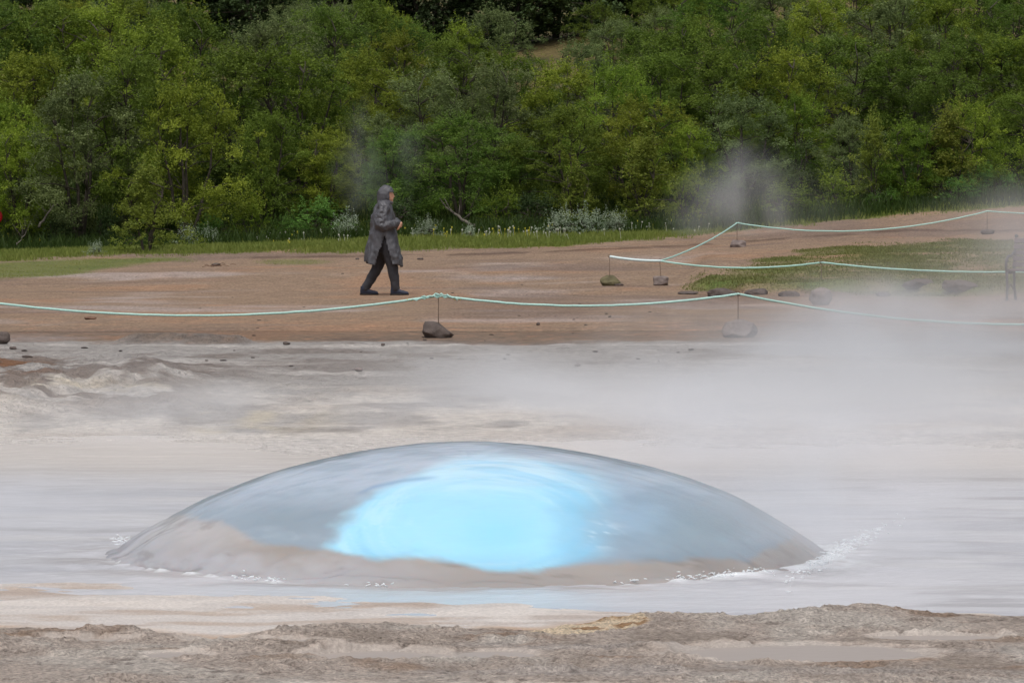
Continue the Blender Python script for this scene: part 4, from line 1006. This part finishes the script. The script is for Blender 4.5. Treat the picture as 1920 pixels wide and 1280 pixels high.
ROWS.append((127.0, "scattered trees along the crest", [(20, 10), (90, 0), (170, -5), (250, -10), (330, 5), (560, 25), (640, 15), (720, 40), (1130, 35), (1200, 0), (1290, -20), (1390, -20), (1490, -30), (1600, -30), (1720, -30), (1850, -30)]))
toneword = ["pale yellow-green", "olive green", "mid green", "loose-crowned", "dense", "upright"]
for d, ph, tops in ROWS:
    for i, (px, py) in enumerate(tops):
        dd = d + rnd.uniform(-1.8, 1.8); px += rnd.uniform(-12, 12); py += rnd.uniform(-6, 14); x = (px - 960) / F * dd
        zt = unproj(px, py, dd).z; h = max(1.8, (zt - tz(x, dd)) * 1.06)
        q = rnd.random(); mt, wd = (M_LEAFW, "grey-green") if q < 0.16 else ((M_LEAFO, "dark olive") if q < 0.34 else ((M_LEAFQ, "fresh green") if q < 0.44 else (None, "leafy yellow-green")))
        plant('birch', x, dd, h, rnd, "%s birch, %s from the left in the %s" % (wd, ORD[i], ph), "tree", "birch_tree", "birches on the slope", wide=(1.0 if h > 3 else 1.15) * rnd.uniform(0.9, 1.2), mat=mt)
for i in range(18):                                    # dark wood beyond the crest
    d = 135 + (i % 2) * 3 + rnd.uniform(-1, 1); px = 20 + i * 78 + rnd.uniform(-15, 15); x = (px - 960) / F * d
    plant('dark', x, d, rnd.uniform(4.2, 5.6), rnd, "dark bushy tree beyond the crest, %s from the left" % ORD[i], "tree", "dark_tree", "dark trees beyond the crest", wide=1.25)
def by_px(kind, px, pyb, hpx, label, cat, name, group=None, wide=1.0, d=None, variant=None, mat=None):
    p = ground_pt(px, pyb) if d is None else Vector(((px - 960) / F * d, d, 0))
    return plant(kind, p.x, p.y, hpx / F * p.y, rnd, label, cat, name, group, wide, variant, mat)
by_px('cone', 276, 474, 158, "bushy young birch standing alone on the grass edge, left of the silver shrubs", "bush", "young_birch", wide=1.2, variant=0)
by_px('birch', 40, 455, 230, "leafy birch leaning over the grass at the left edge", "tree", "birch_tree", wide=0.9)
by_px('cone', 1640, 392, 170, "slim conical young birch left of the broader one on the right", "tree", "young_birch", wide=0.85, variant=1)
by_px('cone', 1780, 378, 165, "broad yellow-green young birch at the right behind the path", "tree", "young_birch", wide=1.25, variant=0)
by_px('cone', 1210, 424, 165, "dense dark-based birch bush right of the silver shrubs", "bush", "young_birch", wide=1.3, variant=1)
by_px('cone', 1080, 424, 110, "low birch bush right behind the widest silver shrub", "bush", "young_birch", wide=1.3, variant=0)
by_px('bush', 600, 448, 66, "low bright green shrub behind the walker's back", "shrub", "green_shrub", wide=1.75, variant=0)
by_px('bush', 545, 450, 44, "smaller bright green shrub left of the one behind the walker", "shrub", "green_shrub", wide=1.5, variant=1)
by_px('bush', 1710, 382, 55, "bright green shrub between the two young birches on the right", "shrub", "green_shrub", wide=1.5, variant=0)
by_px('bush', 1860, 370, 55, "bright green shrub at the right edge above the path", "shrub", "green_shrub", wide=1.8, variant=1)
by_px('bush', 400, 455, 50, "dull green shrub behind the left silver shrub", "shrub", "green_shrub", wide=1.6, variant=1)
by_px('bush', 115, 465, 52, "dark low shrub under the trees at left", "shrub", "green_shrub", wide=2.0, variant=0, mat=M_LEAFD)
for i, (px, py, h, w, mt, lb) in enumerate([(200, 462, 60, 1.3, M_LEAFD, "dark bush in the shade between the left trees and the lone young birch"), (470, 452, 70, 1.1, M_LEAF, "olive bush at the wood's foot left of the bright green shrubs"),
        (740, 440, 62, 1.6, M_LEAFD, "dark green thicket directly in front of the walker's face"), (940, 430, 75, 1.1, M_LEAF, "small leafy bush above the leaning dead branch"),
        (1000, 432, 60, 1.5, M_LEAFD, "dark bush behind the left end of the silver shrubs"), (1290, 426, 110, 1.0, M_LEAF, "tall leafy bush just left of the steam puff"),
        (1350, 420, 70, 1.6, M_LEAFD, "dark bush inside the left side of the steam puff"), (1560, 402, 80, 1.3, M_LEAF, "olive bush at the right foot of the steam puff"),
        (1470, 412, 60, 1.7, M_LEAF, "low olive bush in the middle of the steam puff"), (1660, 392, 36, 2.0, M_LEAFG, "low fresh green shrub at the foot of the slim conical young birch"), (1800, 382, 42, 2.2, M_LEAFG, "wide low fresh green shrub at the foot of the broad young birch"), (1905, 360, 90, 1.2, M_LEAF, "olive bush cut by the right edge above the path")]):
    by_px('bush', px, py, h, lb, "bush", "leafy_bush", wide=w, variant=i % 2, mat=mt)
SIL = [(352, 465, 30, 1.0, "silver-leaved willow shrub right of the lone young birch"), (392, 463, 26, 0.9, "second silver-leaved willow shrub right of the lone young birch"),
       (180, 477, 18, 1.1, "small silver shrub in the grass left of the lone young birch"), (652, 450, 34, 1.1, "silver-leaved shrub just left of the walker's back"),
       (800, 446, 26, 1.3, "silver-leaved shrub just right of the walker"), (880, 446, 18, 0.9, "small silver shrub under the leaning dead branch"),
       (1050, 441, 34, 1.1, "leftmost of the three joined silver shrubs left of the rope end"), (1100, 440, 34, 1.3, "middle of the three joined silver shrubs left of the rope end"), (1150, 438, 30, 1.2, "rightmost of the three joined silver shrubs left of the rope end"),
       (1262, 430, 14, 1.0, "tiny silver shrub in the grass before the steam plume")]
for i, (px, py, h, w, lb) in enumerate(SIL): by_px('silver', px, py, h, lb, "shrub", "silver_shrub", "silver willow shrubs", wide=w * 1.15, variant=i % 2)
# leaning dead branches and bare stems
def dead(px0, py0, px1, py1, d, rad, label, seed):
    r2 = random.Random(seed); a = unproj(px0, py0, d); b_ = unproj(px1, py1, d + 0.6); bm = bmesh.new(); P = [a.lerp(b_, i / 8) + Vector((r2.gauss(0, .015), 0, r2.gauss(0, .02))) for i in range(9)]
    tube(bm, P, [rad * (1 - 0.7 * i / 8) for i in range(9)], 8)
    for k in range(5):
        s = P[3 + k]; tube(bm, [s, s + Vector((r2.uniform(-.25, .25), r2.uniform(-.1, .1), r2.uniform(.15, .4)))], [rad * 0.35, rad * 0.1], 5)
    o = bmobj("dead_branch", bm, M_BARKL); tag(o, label, "branch")
M_BARKL = flat_mat("pale_dead_bark", lin(96, 90, 82), 0.9, 0.3, 8)
dead(890, 426, 830, 384, 94.5, 0.045, "pale dead branch leaning in the shade right of the walker", 1)
dead(70, 425, 112, 372, 96.0, 0.032, "pale leaning stem under the trees at left", 2)
dead(30, 462, 52, 430, 95.0, 0.02, "thin bare twig in the grass at far left", 3)
# twigs on the gravel
bm = bmesh.new(); r2 = random.Random(4)
for k in range(9):
    p = ground_pt(400 + r2.gauss(0, 20), 499 + r2.gauss(0, 2)); a = r2.uniform(-0.5, 0.5); L = r2.uniform(0.03, 0.12)
    tube(bm, [p + Vector((-math.cos(a) * L, -math.sin(a) * L, 0.012)), p + Vector((0, 0, 0.03)), p + Vector((math.cos(a) * L, math.sin(a) * L, 0.01))], 0.005, 5)
o = bmobj("twigs", bm, M_ROCKB); tag(o, "scatter of broken brown twigs on the upper gravel", "twigs", kind="stuff")

def grass_stuff(name, N, region, hmin, hmax, c1, c2, label, seed, width=0.008, wgt=None):
    rs = np.random.RandomState(seed)
    x0, x1, y0, y1 = region; x = rs.uniform(x0, x1, N); y = rs.uniform(y0, y1, N)
    z = terrain(x, y); m = grass_mask(x, y, z, 'verge' if name in ('verge_grass', 'tall_grass') else 'all')
    if wgt is not None: m = m * wgt(x, y, z)
    px, _ = project(x, y, z)
    keep = (rs.uniform(0, 1, N) < m) & (px > -260) & (px < 2180)
    x, y, z = x[keep], y[keep], z[keep]; n = len(x)
    cl = 0.5 + 0.5 * fbm(x * 1.6, y * 1.6, seed=seed)
    h = (hmin + (hmax - hmin) * rs.uniform(0, 1, n) ** 1.5) * (0.5 + cl)
    a = rs.uniform(0, 2 * PI, n); w = width * rs.uniform(0.7, 1.4, n); dx = np.cos(a) * w; dy = np.sin(a) * w
    lx = rs.normal(size=n) * 0.3 * h; ly = rs.normal(size=n) * 0.3 * h
    z = z - 0.01
    V = np.stack([np.stack([x - dx, y - dy, z], 1), np.stack([x + dx, y + dy, z], 1), np.stack([x + dx * .7 + lx * .4, y + dy * .7 + ly * .4, z + h * .6], 1), np.stack([x - dx * .7 + lx * .4, y - dy * .7 + ly * .4, z + h * .6], 1), np.stack([x + lx, y + ly, z + h], 1)], 1).reshape(-1, 3)
    b0 = np.arange(n) * 5
    T = np.concatenate([np.stack([b0, b0 + 1, b0 + 2], 1), np.stack([b0, b0 + 2, b0 + 3], 1), np.stack([b0 + 3, b0 + 2, b0 + 4], 1)])
    C1 = np.clip(cl * 0.7 + rs.uniform(0, 0.4, n), 0, 1); C2 = rs.uniform(0.1, 0.9, n)
    col = np.repeat(np.stack([C1, C2, 0 * C1], 1), 5, 0)
    me = np_mesh(name, V, T, col); me.materials.append(leaf_mat(name + "_blades", c1, c2, 0.35, 0.0, 0.0))
    o = bpy.data.objects.new(name, me); COL.objects.link(o); tag(o, label, "grass", kind="stuff")
grass_stuff("verge_grass", 420000, (-16, 17, 76, 101), 0.03, 0.13, lin(94, 116, 44), lin(136, 142, 74), "green grass verge between the gravel and the trees", 301)
grass_stuff("tall_grass", 60000, (-16, 17, 93, 108), 0.15, 0.45, lin(40, 58, 22), lin(64, 84, 32), "tall darker grass growing under the trees", 302, 0.012)  # green darkened to carry the shade under the trees
grass_stuff("lawn_grass", 160000, (-12, 0, 66, 84), 0.008, 0.022, lin(110, 126, 50), lin(132, 134, 64), "short mossy lawn patch at left on the gravel", 303)
grass_stuff("mound_grass", 200000, (2.0, 12, 65, 86), 0.012, 0.05, lin(98, 110, 58), lin(136, 132, 86), "grass on the low turf mound at right", 304)
# small flowers in the verge
def flowers(name, spots, mat, label, seed, n, hgt):
    rs = random.Random(seed); bm = bmesh.new()
    for _ in range(n):
        s = rs.choice(spots); px = rs.gauss(s[0], s[2]); py = rs.gauss(s[1], 3); p = ground_pt(px, py); h = rs.uniform(*hgt); t = p + Vector((rs.gauss(0, .03), 0, h))
        tube(bm, [p, t], 0.003, 4); r = rs.uniform(0.014, 0.026)
        c = bm.verts.new(t + Vector((0, -r * 0.4, r * 0.5))); R = [bm.verts.new(t + Vector((r * math.cos(a) * (1 if k % 2 else 0.6), -r * 0.1, r * math.sin(a) * (1 if k % 2 else 0.6)))) for k, a in enumerate(np.linspace(0, 2 * PI, 10, endpoint=False))]
        for k in range(10): bm.faces.new((c, R[k], R[(k + 1) % 10]))
    o = bmobj(name, bm, mat, smooth=False); tag(o, label, "flowers", kind="stuff")
flowers("yellow_flowers", [(810, 445, 40), (930, 448, 60), (500, 455, 60), (60, 462, 40), (1240, 433, 40), (980, 440, 30)], flat_mat("yellow_petal", (0.62, 0.55, 0.06), 0.6, 0.1), "yellow flowers dotted along the grass verge", 1, 60, (0.08, 0.24))
flowers("white_flowers", [(470, 455, 60), (900, 446, 80), (1250, 436, 60), (1000, 446, 60), (640, 452, 30)], flat_mat("white_petal", (0.6, 0.6, 0.52), 0.6, 0.1), "small white flowers in the grass verge", 2, 90, (0.08, 0.25))

# ------------------------------------------------------------ steam
def steam(px0, px1, py0, py1, d, depth, dens, label, nscale=0.5, thresh=(0.4, 0.7), stretch=(1, 1, 1), floor=True, seed=0.0, warp=0.5):
    a = unproj(px0, py1, d); b_ = unproj(px1, py0, d); c = (a + b_) / 2; sx = abs(b_.x - a.x) / 2; sz = abs(b_.z - a.z) / 2
    bm = bmesh.new(); bmesh.ops.create_icosphere(bm, subdivisions=3, radius=1.03, matrix=Matrix.Diagonal((sx, depth / 2, sz, 1)))
    m = bpy.data.materials.new("steam_vapour"); m.use_nodes = True; nt = m.node_tree; nt.nodes.clear(); N = lambda t, **k: node(nt, t, **k); Lk = nt.links.new
    out = N("ShaderNodeOutputMaterial"); pv = N("ShaderNodeVolumePrincipled"); pv.inputs['Color'].default_value = (0.93, 0.955, 1.0, 1); pv.inputs['Anisotropy'].default_value = 0.15
    tc = N("ShaderNodeTexCoord"); mp = N("ShaderNodeVectorMath", operation='MULTIPLY'); mp.inputs[1].default_value = (1 / sx, 2 / depth, 1 / sz); Lk(tc.outputs['Object'], mp.inputs[0])
    dn_ = N("ShaderNodeTexNoise"); dn_.inputs['Scale'].default_value = nscale * 0.8; dn_.inputs['Detail'].default_value = 2; Lk(tc.outputs['Object'], dn_.inputs['Vector'])
    ds_ = N("ShaderNodeVectorMath", operation='MULTIPLY_ADD'); ds_.inputs[1].default_value = (warp * 2, warp * 2, warp * 2); ds_.inputs[2].default_value = (-warp, -warp, -warp); Lk(dn_.outputs['Color'], ds_.inputs[0])
    da_ = N("ShaderNodeVectorMath", operation='ADD'); Lk(mp.outputs[0], da_.inputs[0]); Lk(ds_.outputs[0], da_.inputs[1])
    ln = N("ShaderNodeVectorMath", operation='LENGTH'); Lk(da_.outputs[0], ln.inputs[0])
    fo = N("ShaderNodeMapRange", interpolation_type='SMOOTHSTEP'); fo.inputs[1].default_value = 1.0 - warp * 0.5; fo.inputs[2].default_value = 0.0; Lk(ln.outputs['Value'], fo.inputs[0])
    ms = N("ShaderNodeVectorMath", operation='MULTIPLY_ADD'); ms.inputs[1].default_value = stretch; ms.inputs[2].default_value = (seed, seed * 1.7, seed * 0.3); Lk(tc.outputs['Object'], ms.inputs[0])
    nz = N("ShaderNodeTexNoise"); nz.inputs['Scale'].default_value = nscale; nz.inputs['Detail'].default_value = 3; nz.inputs['Distortion'].default_value = 0.6; Lk(ms.outputs[0], nz.inputs['Vector'])
    nr_ = N("ShaderNodeMapRange", interpolation_type='SMOOTHSTEP'); nr_.inputs[1].default_value = thresh[0]; nr_.inputs[2].default_value = thresh[1]; Lk(nz.outputs['Fac'], nr_.inputs[0])
    mu = N("ShaderNodeMath", operation='MULTIPLY'); Lk(fo.outputs[0], mu.inputs[0]); Lk(nr_.outputs[0], mu.inputs[1])
    m2 = N("ShaderNodeMath", operation='MULTIPLY'); m2.inputs[1].default_value = dens; Lk(mu.outputs[0], m2.inputs[0]); Lk(m2.outputs[0], pv.inputs['Density']); Lk(pv.outputs[0], out.inputs['Volume'])
    o = bmobj("steam", bm, m, loc=c); tag(o, label, "steam", kind="stuff")
    return o
steam(350, 3100, 540, 1030, 37, 16, 0.85, "dense white steam drifting low over the right of the pool", 0.75, (0.3, 0.64), (0.6, 0.5, 1.4), seed=1, warp=0.4)
steam(-700, 2700, 600, 980, 34, 9, 1.4, "thin veil of steam over the back of the pool", 1.1, (0.40, 0.66), (0.45, 0.6, 1.5), seed=4, warp=0.4)
steam(1050, 2200, 780, 1180, 21.4, 2.0, 1.7, "low steam curling round the right flank of the water dome", 1.4, (0.32, 0.68), (0.7, 0.7, 1.4), seed=5, warp=0.45)
steam(-420, 660, 820, 1150, 21.4, 2.0, 1.2, "low steam trailing off the left flank of the water dome", 1.4, (0.32, 0.7), (0.7, 0.7, 1.4), seed=6, warp=0.45)
steam(1130, 1780, 210, 540, 90, 5, 0.95, "wide wispy steam puff in front of the trees above the far rope corner", 0.5, (0.32, 0.70), (1.1, 1, 0.8), seed=7.6, warp=0.6)
steam(570, 850, 130, 450, 91, 3, 0.34, "faint grey wisp of steam rising behind the walker's hood", 0.8, (0.38, 0.72), (1.3, 1, 0.6), seed=9, warp=0.6)
steam(1480, 2450, 240, 850, 56, 9, 0.42, "tall pale steam veil at the right edge around the bench", 0.5, (0.3, 0.64), (1, 1, 0.8), seed=12, warp=0.4)
steam(980, 2500, 455, 740, 55, 5, 0.6, "thin steam veil over the gravel between the grey rock and the mound", 0.6, (0.3, 0.7), (0.8, 1, 1.2), seed=15, warp=0.35)
steam(900, 2600, 480, 790, 44.6, 5.5, 1.5, "small steam drift in front of the near rope and the rounded grey rock", 0.9, (0.32, 0.7), (0.8, 1, 1.1), seed=18, warp=0.4)
steam(450, 2600, 620, 1010, 27.5, 5, 0.75, "low steam hanging over the water right behind the dome", 1.0, (0.36, 0.68), (0.6, 0.7, 1.4), seed=21, warp=0.45)
